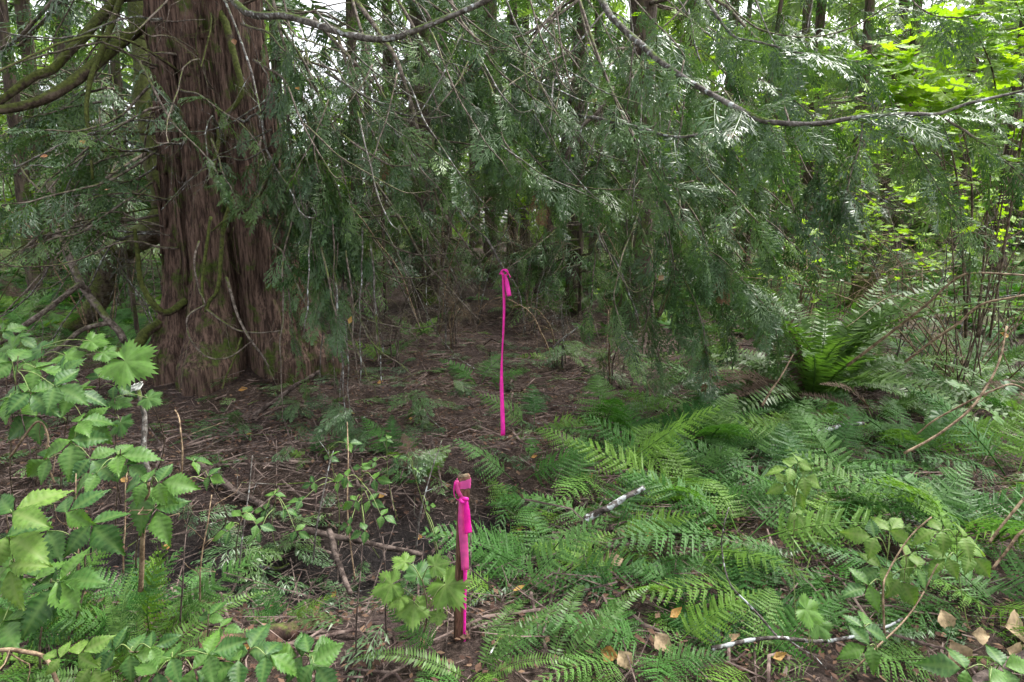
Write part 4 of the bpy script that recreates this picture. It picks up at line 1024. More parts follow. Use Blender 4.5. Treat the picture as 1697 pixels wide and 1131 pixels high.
back_tree(851, 430, 8, 'thin far trunk showing just right of the one behind the ribbon', nb=22, zlo=3, dead=4, h=13)
back_tree(150, 480, 13, 'mossy trunk behind the curving limbs left of the old cedar', nb=26, zlo=2.6, dead=16)
back_tree(62, 500, 10, 'leftmost mossy trunk, near the left edge', nb=24, zlo=2.0, dead=14)
back_tree(225, 470, 9, 'slender trunk half hidden behind the left flank of the old cedar', nb=22, zlo=2.2, dead=12)
back_tree(1205, 470, 6, 'thin straight stem left of the arching sword fern', nb=14, zlo=2.6, h=9, dead=8, lean=0.03)
back_tree(1232, 462, 5, 'thin dark stem leaning right above the arching sword fern', nb=12, zlo=2.8, h=9, dead=8, lean=0.08)
back_tree(1480, 440, 9, 'mossy trunk behind the bare stems on the right', nb=20, zlo=3.2, dead=6, h=13, fol='far')
back_tree(1650, 450, 10, 'trunk behind the maple leaves at the right edge', nb=20, zlo=3.2, dead=6, h=13, fol='far')
back_tree(1330, 432, 9, 'distant trunk above the arching sword fern', nb=22, zlo=3.0, dead=4, h=14, fol='far')

for x, y, h_, where in SAPS:
    back_tree(0, 0, 0.022, 'thin drooping cedar sapling ' + where, pos=(x, y), nb=16, zlo=0.5, h=h_, L=(0.5, 1.3), size=0.40, n=9, dead=9, name='cedar_sapling', group='cedar saplings in the understorey', lean=random.uniform(-0.06, 0.06))
# bare twiggy brush in the understorey
def brush(label, x, y, h_, n_=7):
    b = np.array([x, y, hz(x, y)]); t = Tree('dead_brush', label, b, 'brush', 'bare brush in the understorey')
    for k in range(n_):
        a = random.uniform(0, 6.28); L = h_ * random.uniform(0.6, 1.2); dv = np.array([math.cos(a), math.sin(a), 0]); sp = random.uniform(0.3, 0.9)
        t.limb([b + dv * 0.1, b + dv * L * sp * 0.35 + [0, 0, L * 0.5], b + dv * L * sp * 0.8 + [0, 0, L * 0.8], b + dv * L * sp * 1.2 + [0, 0, L * random.uniform(0.4, 0.9)]], 0.010, 0.003, random.choice(['wood', 'wood', 'wood_grey', 'cane']), 'stem', 10, 0.55, 0.003, 3, 16, 4, 0.02, 0.1)
for x, y, h_, lab in [(-3.9, 7.0, 2.2, 'bare twiggy brush left of the old cedar behind the curving limb'), (-5.2, 7.8, 2.4, 'bare twiggy brush at the left edge below the mossy limbs'), (-1.0, 7.6, 2.0, 'bare twiggy brush right of the old cedar'), (-0.55, 9.0, 1.8, 'bare twiggy brush around the short dark trunk'), (0.15, 9.6, 1.4, 'low bare brush just behind the hanging ribbon'), (1.9, 8.6, 2.0, 'bare brush at the foot of the slim cedar'),
                      (2.8, 8.2, 1.8, 'bare brush between the slim cedar and the arching sword fern'), (-2.6, 10.2, 2.6, 'tall bare brush behind the right flank of the old cedar'), (-6.2, 10.0, 2.6, 'tall bare brush far back on the left'), (0.9, 12.0, 2.0, 'bare brush far back right of the ribbon'), (-1.4, 12.6, 2.4, 'bare brush far back left of the ribbon'), (3.6, 8.6, 1.9, 'bare brush behind the mossy stump'), (5.0, 7.9, 2.0, 'bare brush behind the tan stems at the right')]:
    brush(lab, x, y, h_)

for x, y, h_, lab in [(-1.25, 6.3, 0.9, 'low bare brush on the floor right of the old cedar'), (-0.75, 7.2, 0.8, 'low bare brush left of the hanging ribbon'), (0.55, 6.6, 0.8, 'low bare brush right of the hanging ribbon'), (0.95, 5.9, 0.9, 'low bare brush where the hanging sprays touch the floor'), (0.25, 8.0, 0.9, 'low bare brush behind the lower ribbon')]:
    brush(lab, x, y, h_, 5)

# rows of trees further off, seen only as stems and hanging green
far_pos = [(-13, 15, .16), (-9.5, 13, .14), (-7.2, 16, .15), (-5.0, 14, .12), (-3.4, 18, .16), (-1.6, 15.5, .12), (0.4, 20, .15), (2.2, 17, .13), (3.9, 14.5, .12), (5.8, 17.5, .16), (8.0, 15, .14), (10.5, 18, .16), (13.5, 16, .15), (-15, 22, .2), (-10, 24, .2), (-5.5, 25, .2), (-1.5, 26, .22), (2.5, 25, .2), (6.5, 24, .2), (11, 25, .22), (16, 23, .2)]
sx = sorted(range(len(far_pos)), key=lambda i: far_pos[i][0] / far_pos[i][1])
ordn = ['first', 'second', 'third', 'fourth', 'fifth', 'sixth', 'seventh', 'eighth', 'ninth', 'tenth', 'eleventh', 'twelfth', 'thirteenth', 'fourteenth', 'fifteenth', 'sixteenth', 'seventeenth', 'eighteenth', 'nineteenth', 'twentieth', 'twenty-first']
for k, i in enumerate(sx):
    x, y, r = far_pos[i]
    back_tree(0, 0, r, 'distant tree in the hazy background, %s from the left' % ordn[k], pos=(x, y), nb=30, zlo=1.6 if x < 0 else 2.2, h=random.uniform(12, 17), L=(1.4, 3.2), size=0.9, n=9, dead=2, lod=2, fol='far' if (x > 2 or y > 20) else 'cedar', group='distant trees of the background', hang=0.5)  # right-hand and farthest trees get the greens with light painted in

# the far wood that closes the view: one mass of green
def far_wood():
    Ms = []
    AA = np.where(rng.random(9000) < 0.65, rng.uniform(-1.0, 1.0, 9000), rng.uniform(0.1, 0.9, 9000)); DD = rng.uniform(30, 46, 9000); ZZ = rng.uniform(0, 17, 9000) * rng.random(9000) ** 0.45
    GAP = vnoise(AA * 16 + 3, ZZ * 0.42, 9)
    for k in range(9000):
        a, dist, z = AA[k], DD[k], ZZ[k]
        x, y = math.sin(a) * dist * 1.15, math.cos(a) * dist
        if z > 5.0 and (GAP[k] > (0.52 if a < 0.15 else 0.75) or (-0.30 < a < -0.14 and z > 8 and GAP[k] > 0.2)): continue
        p = np.array([x, y, z + 0.6])
        Ms.append(frame(p, rng.normal(0, 1, 3) * [1, 1, 0.6] + [0, 0, -0.5], rng.normal(0, 0.8, 3) + [0, -0.4, 1], random.uniform(1.2, 2.4)))
    return merged_foliage('far_wood', None, np.zeros(3), Ms, SPR_FAR, M['far'])
tag(far_wood(), 'far-off green wood closing the view behind the trees', None, None, 'stuff')
#@@OBJECTS
# ------------------------------------------------------------------ logs, sticks, stump, mound
def stick(name, label, cat_, pts, r0, r1, mat, sides=7, twigs=0, tlen=0.2, n=28, wig=0.006, lump=0.22, group=None):
    """a loose stick or log; pts are world points"""
    c = spline(pts, n)
    L = np.linalg.norm(c[-1] - c[0]); tt = np.linspace(0, 1, n)[:, None]
    c = c + wig * L * np.sin(tt * np.array([9, 12, 15]) + rng.uniform(0, 6, 3))
    base = c[0].copy()
    parts = [tube(c, np.linspace(r0, r1, n), sides, lump, random.randrange(999))]
    o = thing(name, label, cat_, tuple(base), group)
    add('stem', mesh_of('stem', parts[0][0] - base, parts[0][1], M[mat], True), o)
    if twigs:
        for tV, tT in twig_tubes(c, twigs, tlen, max(0.0016, r1 * 0.5), 1, 0.0):
            add('twig', mesh_of('twig', tV - base, tT, M[mat], True), o)
    return o, c

def lay(pts, lift=0.03):       # photo pixels -> points lying on the floor
    out = []
    for u, v in pts:
        p = G(u, v, lift); out.append(p)
    return out

stick('fallen_branch', 'dark fallen branch propped at the right foot of the old cedar', 'branch', lim([(415, 694, 4.75), (445, 672, 4.9), (490, 640, 5.05), (528, 616, 5.2)]), 0.019, 0.016, 'floor_wood', twigs=3)
stick('mossy_log', 'mossy fallen trunk propped against the left side of the old cedar', 'log', lim([(168, 596, 5.2), (215, 578, 5.35), (245, 552, 5.5), (279, 524, 5.7), (305, 505, 5.9)]), 0.05, 0.04, 'limb_moss', 10)
stick('mossy_log', 'mossy log lying far back, right of the hanging ribbon', 'log', lim([(850, 430, 13.0), (880, 440, 13), (905, 450, 13), (938, 452, 13)]), 0.13, 0.10, 'limb_moss', 10)
stick('arched_branch', 'mossy arched branch over the far log behind the ribbon', 'branch', lim([(826, 421, 12.6), (860, 424, 12.6), (885, 430, 12.6), (900, 446, 12.7)]), 0.05, 0.03, 'limb_moss', 8)
stick('lichen_stick', 'broken stick flecked with white lichen among the ferns right of the stake', 'stick', lim([(968, 862, 2.98), (1000, 846, 2.98), (1030, 828, 2.98), (1068, 808, 3.0)]), 0.019, 0.013, 'birch', 8)
stick('lichen_stick', 'pale lichen-covered stick lying in ferns below the arching sword fern', 'stick', lim([(1278, 744, 3.9), (1329, 724, 3.95), (1382, 709, 4.0), (1432, 701, 4.05)]), 0.020, 0.012, 'birch', 8, 2)
o_, c_ = stick('bare_branch', 'white bare branch lying over the ferns near the bottom right', 'branch', lim([(1180, 1075, 2.02), (1238, 1063, 2.04), (1289, 1057, 2.05), (1356, 1063, 2.06), (1417, 1056, 2.08), (1464, 1040, 2.1), (1496, 1025, 2.12)]), 0.0075, 0.004, 'birch', 6, 2, wig=0.003)
sV, sT = tube(spline(lim([(1289, 1057, 2.05), (1262, 1025, 2.08), (1238, 999, 2.1), (1208, 965, 2.12), (1196, 908, 2.15), (1200, 870, 2.17), (1208, 841, 2.2)]), 24), np.linspace(0.004, 0.0018, 24), 5, 0.2, 5)
add('side_branch', mesh_of('side_branch', sV - np.array(o_.location), sT, M['birch'], True), o_)
stick('thick_stick', 'thick brown stick cut off by the bottom right corner', 'stick', lim([(1590, 1150, 1.80), (1619, 1131, 1.84), (1660, 1110, 1.88), (1740, 1062, 1.95)]), 0.017, 0.015, 'floor_wood', 8)
stick('lichen_stick', 'pale crooked stick left of the ribboned stake, down in the ditch', 'stick', lay([(402, 953), (430, 938), (458, 944), (480, 935)], 0.05), 0.012, 0.008, 'wood_grey', 7, 2)
stick('dead_stick', 'long dark stick crossing the ditch just left of the stake', 'stick', lim([(500, 878, 2.85), (560, 890, 2.9), (630, 905, 2.95), (700, 920, 3.0)]), 0.016, 0.012, 'floor_wood', 8, 3)
stick('dead_stick', 'grey stick slanting down the ditch bank left of the stake', 'stick', lim([(545, 880, 2.8), (560, 930, 2.6), (580, 985, 2.4)]), 0.014, 0.010, 'floor_wood', 7, 1)
stick('dead_stick', 'leaning grey stick standing in the brambles before the old cedar', 'stick', lim([(228, 640, 3.3), (238, 690, 3.2), (240, 750, 3.15), (246, 800, 3.1)]), 0.012, 0.014, 'wood_grey', 7, 1)
stick('dead_stick', 'dark root-like stick running down the bank below the old cedar', 'stick', lay([(330, 770), (365, 800), (400, 822), (450, 842)], 0.04), 0.030, 0.016, 'floor_wood', 8, 2)
stick('dead_stick', 'pale broken twig lying on the litter right of the hanging ribbon', 'stick', lim([(915, 577, 6.2), (935, 560, 6.25), (958, 543, 6.3)]), 0.010, 0.008, 'wood_grey', 6, 2)
stick('rotten_log', 'reddish rotten log half buried along the bottom edge left of the stake', 'log', lay([(335, 1078), (400, 1066), (470, 1050), (540, 1030)], 0.02), 0.045, 0.03, 'rot', 10, wig=0.01)

# mossy stump and rotten mound on the right
def stump(name, label, pos, r, h, mat, seed, jag=0.25):
    th = np.linspace(0, 2 * math.pi, 30, endpoint=False); zs = np.linspace(-0.15, 1, 14)
    TH, Z = np.meshgrid(th, zs)
    rad = r * (1 + 0.45 * np.exp(-np.maximum(Z, 0) / 0.25) + 0.22 * np.cos(4 * TH + seed) * 0.6 + 0.25 * (vnoise(TH * 3, Z * 2, seed) - 0.5))
    top = 1 + jag * (vnoise(TH * 2.2, np.zeros_like(TH), seed + 3) - 0.5) * 2
    X, Y, ZZ = rad * np.cos(TH), rad * np.sin(TH), Z * h * top
    V = np.stack([X, Y, ZZ], -1).reshape(-1, 3)
    T = tube_tris(14, 30)
    o = thing(name, label, 'stump', tuple(pos))
    add('body', mesh_of('body', V, T, M[mat], True), o)
    return o
sp = G(1432, 508); st = stump('tree_stump', 'low mossy stump behind the arching sword fern', sp, 0.22, 0.52, 'limb_moss', 5)
mo = np.array([3.25, 6.1, 0]); mo[2] = hz(3.25, 6.1)
stump('rotten_stump', 'crumbling red-brown rotten stump under the arching sword fern', mo, 0.24, 0.20, 'rot', 9, 0.2)

# ------------------------------------------------------------------ ribbons and stake
def strip(center, widths, normals, t=0.0008):
    """a ribbon with thickness; center (n,3), side vectors given per point"""
    n = len(center); V = []
    for i in range(n):
        s = normals[i][0] * widths[i] / 2; nn = normals[i][1] * t
        V += [center[i] - s + nn, center[i] + s + nn, center[i] + s - nn, center[i] - s - nn]
    return np.array(V), tube_tris(n, 4)

rb = P(836, 452, RIB_D)
rib = thing('pink_ribbon', 'long hot-pink flagging ribbon hanging from a bare twig above the forest floor', 'ribbon', tuple(rb))
n = 40
vv = np.linspace(450, 722, n); f = np.linspace(0, 1, n)
uu = 833.5 + 1.5 * np.sin(f * 2.2) - 3.0 * f + 1.9 * np.sin(f * 7.5)
c = np.array([P(u, v, RIB_D + 0.02 * math.sin(k * 2.5)) for u, v, k in zip(uu, vv, f)])
tw = np.interp(f, [0, 0.1, 0.3, 0.5, 0.68, 1.0], [1.10, 0.95, 1.08, 1.26, 0.80, 0.30]); wd = np.full(n, 0.030)
nrm = [(np.array([math.cos(a), math.sin(a), 0]), np.array([-math.sin(a), math.cos(a), 0])) for a in tw]
V, T = strip(c, wd, nrm); add('long_tail', mesh_of('long_tail', V - rb, T, M['pink'], True), rib)
f = np.linspace(0, 1, 12)
c = np.array([P(838 + 6 * k, 458 + 33 * k, RIB_D - 0.01 + 0.01 * math.sin(k * 5)) for k in f])
nrm = [(unit([1, 0.15, 0.16]), np.array([0, -1.0, 0]))] * 12
V, T = strip(c, np.interp(f, [0, 0.25, 1], [0.012, 0.028, 0.030]), nrm); add('short_tail', mesh_of('short_tail', V - rb, T, M['pink'], True), rib)
t_ = np.linspace(0, 2 * math.pi, 16); c = np.array([P(836 + 5.5 * math.cos(a), 452 + 5 * math.sin(a), RIB_D + 0.012 * math.sin(2 * a)) for a in t_])
V, T = tube(c, 0.0055, 6, 0.3, 3); add('knot', mesh_of('knot', V - rb, T, M['pink'], True), rib)
V, T = tube(spline([P(828, 455, RIB_D), P(834, 448, RIB_D - 0.01), P(842, 453, RIB_D - 0.01), P(846, 460, RIB_D - .01)], 12), 0.004, 6, 0.3, 4); add('loop', mesh_of('loop', V - rb, T, M['pink'], True), rib)

# stake: leaning lath, wider face turned a little to the right
sb, stp = P(760, 1092, STAKE_D + 0.17), P(769, 789, STAKE_D - 0.08)
axs = unit(stp - sb); wv = unit(np.array([0.90, 0.42, 0]) - axs * (np.array([0.90, 0.42, 0]) @ axs)); tv = cross(axs, wv)
SL = np.linalg.norm(stp - sb)
stk = thing('wooden_stake', 'weathered brown wooden survey stake wrapped at its top with pink ribbon', 'stake', tuple(sb))
nz_ = 26; ring = []
for k in range(nz_):
    z = k / (nz_ - 1) * (SL + 0.12) - 0.12
    hw, hd = 0.0185, 0.0095; ch = 0.0015
    j = 0.0006 * math.sin(k * 1.7)
    for (a, b) in [(-hw + ch, -hd), (hw - ch, -hd), (hw, -hd + ch), (hw, hd - ch), (hw - ch, hd), (-hw + ch, hd), (-hw, hd - ch), (-hw, -hd + ch)]:
        top = (0.003 * math.sin(a * 400) if k == nz_ - 1 else 0)
        ring.append(axs * (z + top) + wv * (a + j) + tv * (b + j * 0.5))
add('post', mesh_of('post', np.array(ring), tube_tris(nz_, 8), M['stake'], False), stk)
capV = np.array([axs * (SL + 0.0022) + wv * a + tv * b for a, b in [(-.0172, -.0085), (.0172, -.0085), (.0172, .0085), (-.0172, .0085)]])
add('end_grain', mesh_of('end_grain', np.concatenate([capV, capV - axs * 0.004]), np.array([[0, 1, 2], [0, 2, 3], [0, 4, 5], [0, 5, 1], [1, 5, 6], [1, 6, 2], [2, 6, 7], [2, 7, 3], [3, 7, 4], [3, 4, 0]]), M['stake_top'], False), stk)
srb = stp.copy()
sr = thing('pink_ribbon', 'pink flagging ribbon wound and knotted round the top of the wooden stake', 'ribbon', tuple(srb))
front = -tv if (-tv) @ CF < 0 else tv
def wrap(z0, slope, w):
    pts = [(-.0195, .0108), (-.0195, -.0108), (.0195, -.0108), (.0195, .0108)]
    sgn = 1 if front @ tv > 0 else -1
    path = []
    for k in range(4):
        a, b = pts[k], pts[(k + 1) % 4]
        for q in np.linspace(0, 1, 6, endpoint=False): path.append((a[0] + (b[0] - a[0]) * q, a[1] + (b[1] - a[1]) * q))
    path.append(pts[0])
    V = []
    for k, (a, b) in enumerate(path):
        zc = z0 + slope * a + 0.0012 * math.sin(k * 1.9)
        o = wv * a * 1.02 + tv * b * 1.05
        for dz in (w / 2, w / 6, -w / 6, -w / 2):
            V.append(stp + axs * (zc + dz) + o * (1 + 0.03 * math.sin(dz * 600 + k)))
    n_ = len(path); T = []
    for k in range(n_ - 1):
        for j in range(3):
            a = k * 4 + j; T += [(a, a + 4, a + 5), (a, a + 5, a + 1)]
    return np.array(V) - srb, np.array(T)
for z0, sl, w in [(-0.022, 0.10, 0.024), (-0.030, -0.12, 0.022)]:
    V, T = wrap(z0, sl, w); add('wrap', mesh_of('wrap', V, T, M['pink_faded'], True), sr)
fo = front * 0.016
# crossing band running from the wrap's left edge down to the knot
def q(u, v, out=0.0):   # point on the front of the stake near a photo pixel
    d0 = np.interp(v, [789, 1092], [STAKE_D - 0.08, STAKE_D + 0.17]); return P(u, v, d0 - 0.022 - out)
def ribbon_on(name, pts, w, mat, sidev=None, n=22):
    c = spline([q(*p) for p in pts], n); sv = unit(sidev if sidev is not None else wv)
    ww = np.interp(np.linspace(0, 1, n), np.linspace(0, 1, len(w)), w)
    tn = np.gradient(c, axis=0); nr = []
    for k in range(n):
        t1 = unit(tn[k]); s1 = unit(sv - t1 * (sv @ t1)); nr.append((s1, cross(t1, s1)))
    V, T = strip(c, ww, nr, 0.0007); add(name, mesh_of(name, V - srb, T, M[mat], True), sr)
ribbon_on('cross_band', [(757, 797), (757, 808, .004), (762, 820, .004), (770, 829, .004)], [0.012, 0.014, 0.016, 0.012], 'pink_faded', np.array([1, -0.5, 0.4]))
ribbon_on('side_fold', [(754, 800), (752, 815, .002), (755, 826, .002), (762, 830, .003)], [0.010, 0.008, 0.008, 0.006], 'pink', np.array([0.5, -1, 0]))
kn = q(769, 829, 0.006); t_ = np.linspace(0, 2 * math.pi, 14)
V, T = tube(np.array([kn + wv * 0.011 * math.cos(a) + axs * 0.006 * math.sin(a) + front * 0.004 * math.sin(2 * a) for a in t_]), 0.0062, 7, 0.25, 8)
add('knot', mesh_of('knot', V - srb, T, M['pink'], True), sr)
ribbon_on('short_tail', [(772, 831, .008), (774, 850, .012), (775, 868, .010), (776.5, 884, .012)], [0.014, 0.020, 0.022, 0.025], 'pink', np.array([1, 0.35, 0.05]))
ribbon_on('middle_tail', [(765, 831, .004), (766, 865, .004), (769, 905, .002), (771, 945, .004)], [0.018, 0.028, 0.028, 0.026], 'pink_faded', np.array([1, 0.12, 0]))
ribbon_on('long_tail', [(771, 940, .001), (770.5, 985, .001), (770, 1030, .003), (769.5, 1082, .003)], [0.016, 0.011, 0.010, 0.012], 'pink', np.array([0.8, 0.6, 0]), 30)

# ------------------------------------------------------------------ label helper: nearest landmark in the picture
LAND = [('the ribboned stake', 767, 960), ('the right foot of the old cedar', 500, 660), ('the bottom left corner', 0, 1131), ('the bottom right corner', 1697, 1131),
        ('the arching sword fern', 1345, 560), ('the free end of the hanging ribbon', 831, 722), ('the broken lichen stick', 1020, 838), ('the white bare branch', 1300, 1060),
        ('the pale lichen-covered stick', 1355, 716), ('the ditch', 520, 880), ('the middle of the right edge', 1697, 600), ('the middle of the left edge', 0, 600),
        ('the thick stick at the corner', 1650, 1110), ('the middle of the bottom edge', 1000, 1131), ('the mossy stump', 1432, 480), ('the pale soft leaves', 1480, 930),
        ('the mossy trunk right of the ribbon', 950, 500), ('the leftmost mossy trunk', 62, 490), ('the right edge below the sword ferns', 1697, 820), ('the top right corner', 1697, 0),
        ('the left foot of the old cedar', 310, 610), ('the short dark trunk', 705, 500), ('the fern patch middle', 1200, 830), ('the pale shoot above the ferns', 1316, 790), ('the far mossy log', 895, 446), ('the mossy trunk curving behind the old cedar', 175, 470), ('the bottom end of the thin right-hand stems', 1215, 470)]
ORD = ['closest to', 'second closest to', 'third closest to', 'fourth closest to', 'fifth closest to', 'sixth closest to', 'seventh closest to', 'eighth closest to', 'ninth closest to', 'tenth closest to', 'eleventh closest to', 'twelfth closest to', 'thirteenth closest to', 'fourteenth closest to', 'fifteenth closest to'] + [w + ' closest to' for w in ('sixteenth', 'seventeenth', 'eighteenth', 'nineteenth', 'twentieth', 'twenty-first', 'twenty-second', 'twenty-third', 'twenty-fourth', 'twenty-fifth', 'twenty-sixth', 'twenty-seventh', 'twenty-eighth', 'twenty-ninth', 'thirtieth')]
PENDING = {}
def later(kind_words, o, u, v): PENDING.setdefault(kind_words, []).append((o, u, v))
def settle_labels():
    for words, lst in PENDING.items():
        by = {}
        for o, u, v in lst:
            k = min(range(len(LAND)), key=lambda i: (LAND[i][1] - u) ** 2 + (LAND[i][2] - v) ** 2)
            by.setdefault(k, []).append(((LAND[k][1] - u) ** 2 + (LAND[k][2] - v) ** 2, o))
        for k, l in by.items():
            l.sort(key=lambda a: a[0])
            for i, (_, o) in enumerate(l):
                o['label'] = '%s, %s %s' % (words, ORD[min(i, len(ORD) - 1)], LAND[k][0])

# ------------------------------------------------------------------ ferns
def fern(kind, pos, n, size, e0=15, e1=50, words='lacy green wood fern', group='wood ferns carpeting the floor', meshes=None, dead=0, az=None, name='wood_fern'):
    o = thing(name, 'x', 'fern', tuple(pos), group)
    meshes = meshes or FERN_ME
    off = random.uniform(0, 6.28)
    for k in range(n):
        a = off + (k + random.uniform(-0.3, 0.3)) * 2 * math.pi / n if az is None else random.uniform(*az)
        e = R(random.uniform(e0, e1)); d = np.array([math.cos(a) * math.cos(e), math.sin(a) * math.cos(e), math.sin(e)])
        s = size * random.uniform(0.7, 1.15)
        b = np.array([math.cos(a) * 0.02, math.sin(a) * 0.02, 0.0])
        up = np.array([0, 0, 1.0]) + rng.normal(0, 0.15, 3) + np.array([0, -0.38, 0])
        mid_, tip_ = np.asarray(pos) + d * s * 0.5, np.asarray(pos) + d * s
        if any(715 < proj(q_)[0] < 815 and 770 < proj(q_)[1] < 1082 and proj(q_)[2] < STAKE_D + 0.3 for q_ in (mid_, tip_)): continue
        if any(795 < proj(q_)[0] < 870 and 430 < proj(q_)[1] < 745 and proj(q_)[2] < RIB_D + 0.15 for q_ in (mid_, tip_, mid_ * 0.5 + tip_ * 0.5)): continue
        me = random.choice(meshes)
        if random.random() < 0.025 and dead == 0 and name == 'wood_fern': me = FERN_DEAD_ME[0]
        if k < dead: me = SWORD_DEAD_ME[0] if name == 'sword_fern' else FERN_DEAD_ME[0]; 
        add('frond', me, o, frame(b, d, up, s))
    u, v, _ = proj(np.asarray(pos) + [0, 0, size * 0.35])
    later(words, o, u, v)
    return o

def fern_at(u, v, n, size, **kw):
    p = G(u, v); return fern('wood', p, n, size, **kw)

# named spots first, then fill the carpet evenly
spots = [(795, 640, 6, 0.42), (885, 712, 6, 0.45), (1000, 720, 7, 0.55), (1010, 790, 5, 0.60), (1170, 745, 8, 0.68), (1225, 740, 7, 0.66), (1060, 745, 6, 0.5), (860, 800, 6, 0.42),
         (945, 850, 7, 0.42), (1150, 850, 8, 0.55), (1230, 900, 8, 0.52), (1060, 980, 8, 0.42), (905, 960, 8, 0.42), (840, 1000, 7, 0.40), (1330, 850, 7, 0.6), (1420, 830, 8, 0.6),
         (1545, 870, 8, 0.62), (1640, 900, 8, 0.62), (1600, 1000, 7, 0.50), (1480, 760, 7, 0.6), (1580, 760, 7, 0.6), (1680, 800, 7, 0.6), (1100, 1080, 6, 0.40), (1280, 1000, 7, 0.42),
         (1250, 1110, 7, 0.36), (1680, 1040, 6, 0.42), (1130, 920, 6, 0.45), (1010, 900, 7, 0.42), (1330, 940, 6, 0.45), (870, 890, 6, 0.36),
         (1250, 800, 7, 0.6), (1380, 770, 7, 0.55), (1100, 800, 6, 0.5), (1180, 1000, 6, 0.42), (1500, 900, 6, 0.5), (1560, 1090, 6, 0.36), (1050, 1110, 6, 0.34)]
for u, v, n_, s in spots:
    fern_at(u, v, max(4, n_ - 2), s * 1.24, e0=14, e1=52)
fern_at(775, 1105, 5, 0.36, e0=18, e1=40, words='bright sword-shaped fern', meshes=None)
for u, v, n_, s in [(690, 800, 6, 0.34), (655, 760, 5, 0.30), (110, 1110, 8, 0.42), (190, 1070, 7, 0.40), (260, 1060, 7, 0.42), (60, 1060, 6, 0.4), (470, 1040, 6, 0.18), (740, 1090, 6, 0.26), (580, 740, 5, 0.26), (520, 760, 5, 0.22)]:
    fern_at(u, v, n_, s, e0=25, e1=65)
# carpet further back, left and right
fill = []
tries = 0
while len(fill) < 95 and tries < 4000:
    tries += 1
    side = random.random()
    if side < 0.55: u, v = random.uniform(1150, 1697), random.uniform(560, 760)
    elif side < 0.8: u, v = random.uniform(0, 300), random.uniform(470, 600)
    else: u, v = random.uniform(840, 1100), random.uniform(445, 520)
    if 1180 < u < 1480 and 560 < v < 690: continue
    if 270 < u < 560 and v > 480: continue
    p = G(u, v)
    if all(np.linalg.norm(p[:2] - f_[:2]) > 0.42 for f_ in fill):
        fill.append(p)
for p in fill:
    fern('wood', p, random.randint(5, 7), random.uniform(0.4, 0.68), e0=15, e1=50)

# sword ferns
def sword(u, v, n_, s, dead=0, **kw):
    p = G(u, v)
    return fern('sword', p, n_, s, meshes=SWORD_ME, words='glossy dark sword fern', group='sword ferns', name='sword_fern', dead=dead, **kw)
big = sword(1345, 668, 34, 1.38, 4, e0=26, e1=76)
bp_ = np.array(big.location)
for k in range(12):
    a = random.uniform(-0.7, 0.35) if k < 7 else random.uniform(2.6, 3.6); e = R(random.uniform(60, 74))
    d = np.array([math.cos(a) * math.cos(e), math.sin(a) * math.cos(e), math.sin(e)])
    add('frond', SWORD_ME[k % len(SWORD_ME)], big, frame(np.array([0.02 * k - 0.05, 0, 0]), d, np.array([-math.cos(a), -math.sin(a), 0.4]), 1.55 * random.uniform(0.85, 1.1)))
sword(1440, 650, 10, 0.85, 3, e0=30, e1=70)
sword(1540, 690, 13, 0.85, 2, e0=25, e1=65)
sword(1620, 640, 12, 0.85, 1, e0=25, e1=70)
sword(1230, 660, 10, 0.70, 1, e0=25, e1=70)
sword(1680, 700, 10, 0.8, 1, e0=25, e1=65)
sword(955, 520, 9, 0.6, 2, e0=30, e1=75)
for u_, v_, s_ in [(640, 600, 0.42), (920, 600, 0.45), (985, 560, 0.5), (690, 560, 0.4)]: fern_at(u_, v_, 5, s_, e0=20, e1=55)
sword(1300, 560, 10, 0.9, 1, e0=35, e1=80)
sword(790, 1128, 8, 0.40, 0, e0=25, e1=60)
sword(910, 1120, 6, 0.45, 0, e0=30, e1=60)
sword(230, 1128, 10, 0.42, 0, e0=40, e1=80)
sword(1450, 700, 8, 0.7, 2, e0=20, e1=55)

# small seedling fern bits and sprigs: uncountable cover between the ferns
def cover(name, label, n, region, dens, size, protos, mat, tilt=0.5):
    p = ground_pts(n, *region, dens); z = H(p[:, 0], p[:, 1])
    Ms = [frame([x, y, zz + random.uniform(0.0, 0.05)], [math.cos(a), math.sin(a), random.uniform(0.1, tilt)], rng.normal(0, 0.3, 3) + [0, 0, 1], size * random.uniform(0.6, 1.4)) for x, y, zz, a in zip(p[:, 0], p[:, 1], z, rng.uniform(0, 6.28, n))]
    o = merged_foliage(name, None, np.zeros(3), Ms, protos, mat)
    return tag(o, label, None, None, 'stuff')
green_d = lambda x, y: np.clip(sstep(0.0, 0.5, x - 0.02 * y) * (1 - 0.75 * sstep(4.2, 5.0, y) * (1 - sstep(1.6, 2.4, x))), 0.02, 1)
cover('ground_cover', 'low green fern sprigs and seedlings covering the floor on the right', 650, (-1, 6, 1.7, 8), green_d, 0.20, FERN_LO, M['fern'])
_fl = (np.array([[0, 0, 0], [0.45, 0.3, 0.08], [1, 0, 0], [0.5, -0.28, 0.05]]), np.array([[0, 2, 1], [0, 3, 2]]))
cover('duff', 'matted brown needles, bark flakes and dead leaf bits', 26000, (-5, 5, 1.6, 9), lambda x, y: np.clip(4.5 / y, 0, 1) ** 1.5 * np.where(ditch_mask(x, y) > 0.45, 0.15, 1.0), 0.028, [_fl], M['duff'], 0.5)
cover('fallen_sprays', 'fallen grey-green cedar sprays lying on the forest floor', 620, (-3.5, 3, 1.9, 7.5), None, 0.19, SPR_MID, M['cedar'], 0.25)
cover('moss_cover', 'mossy green seedlings on the floor far back among the trunks', 1300, (-12, 12, 8, 18), lambda x, y: np.clip(0.12 + sstep(0.5, 3.0, x) + sstep(-3.5, -5.5, x), 0, 1), 0.45, FERN_FAR, M['fern'], 0.6)

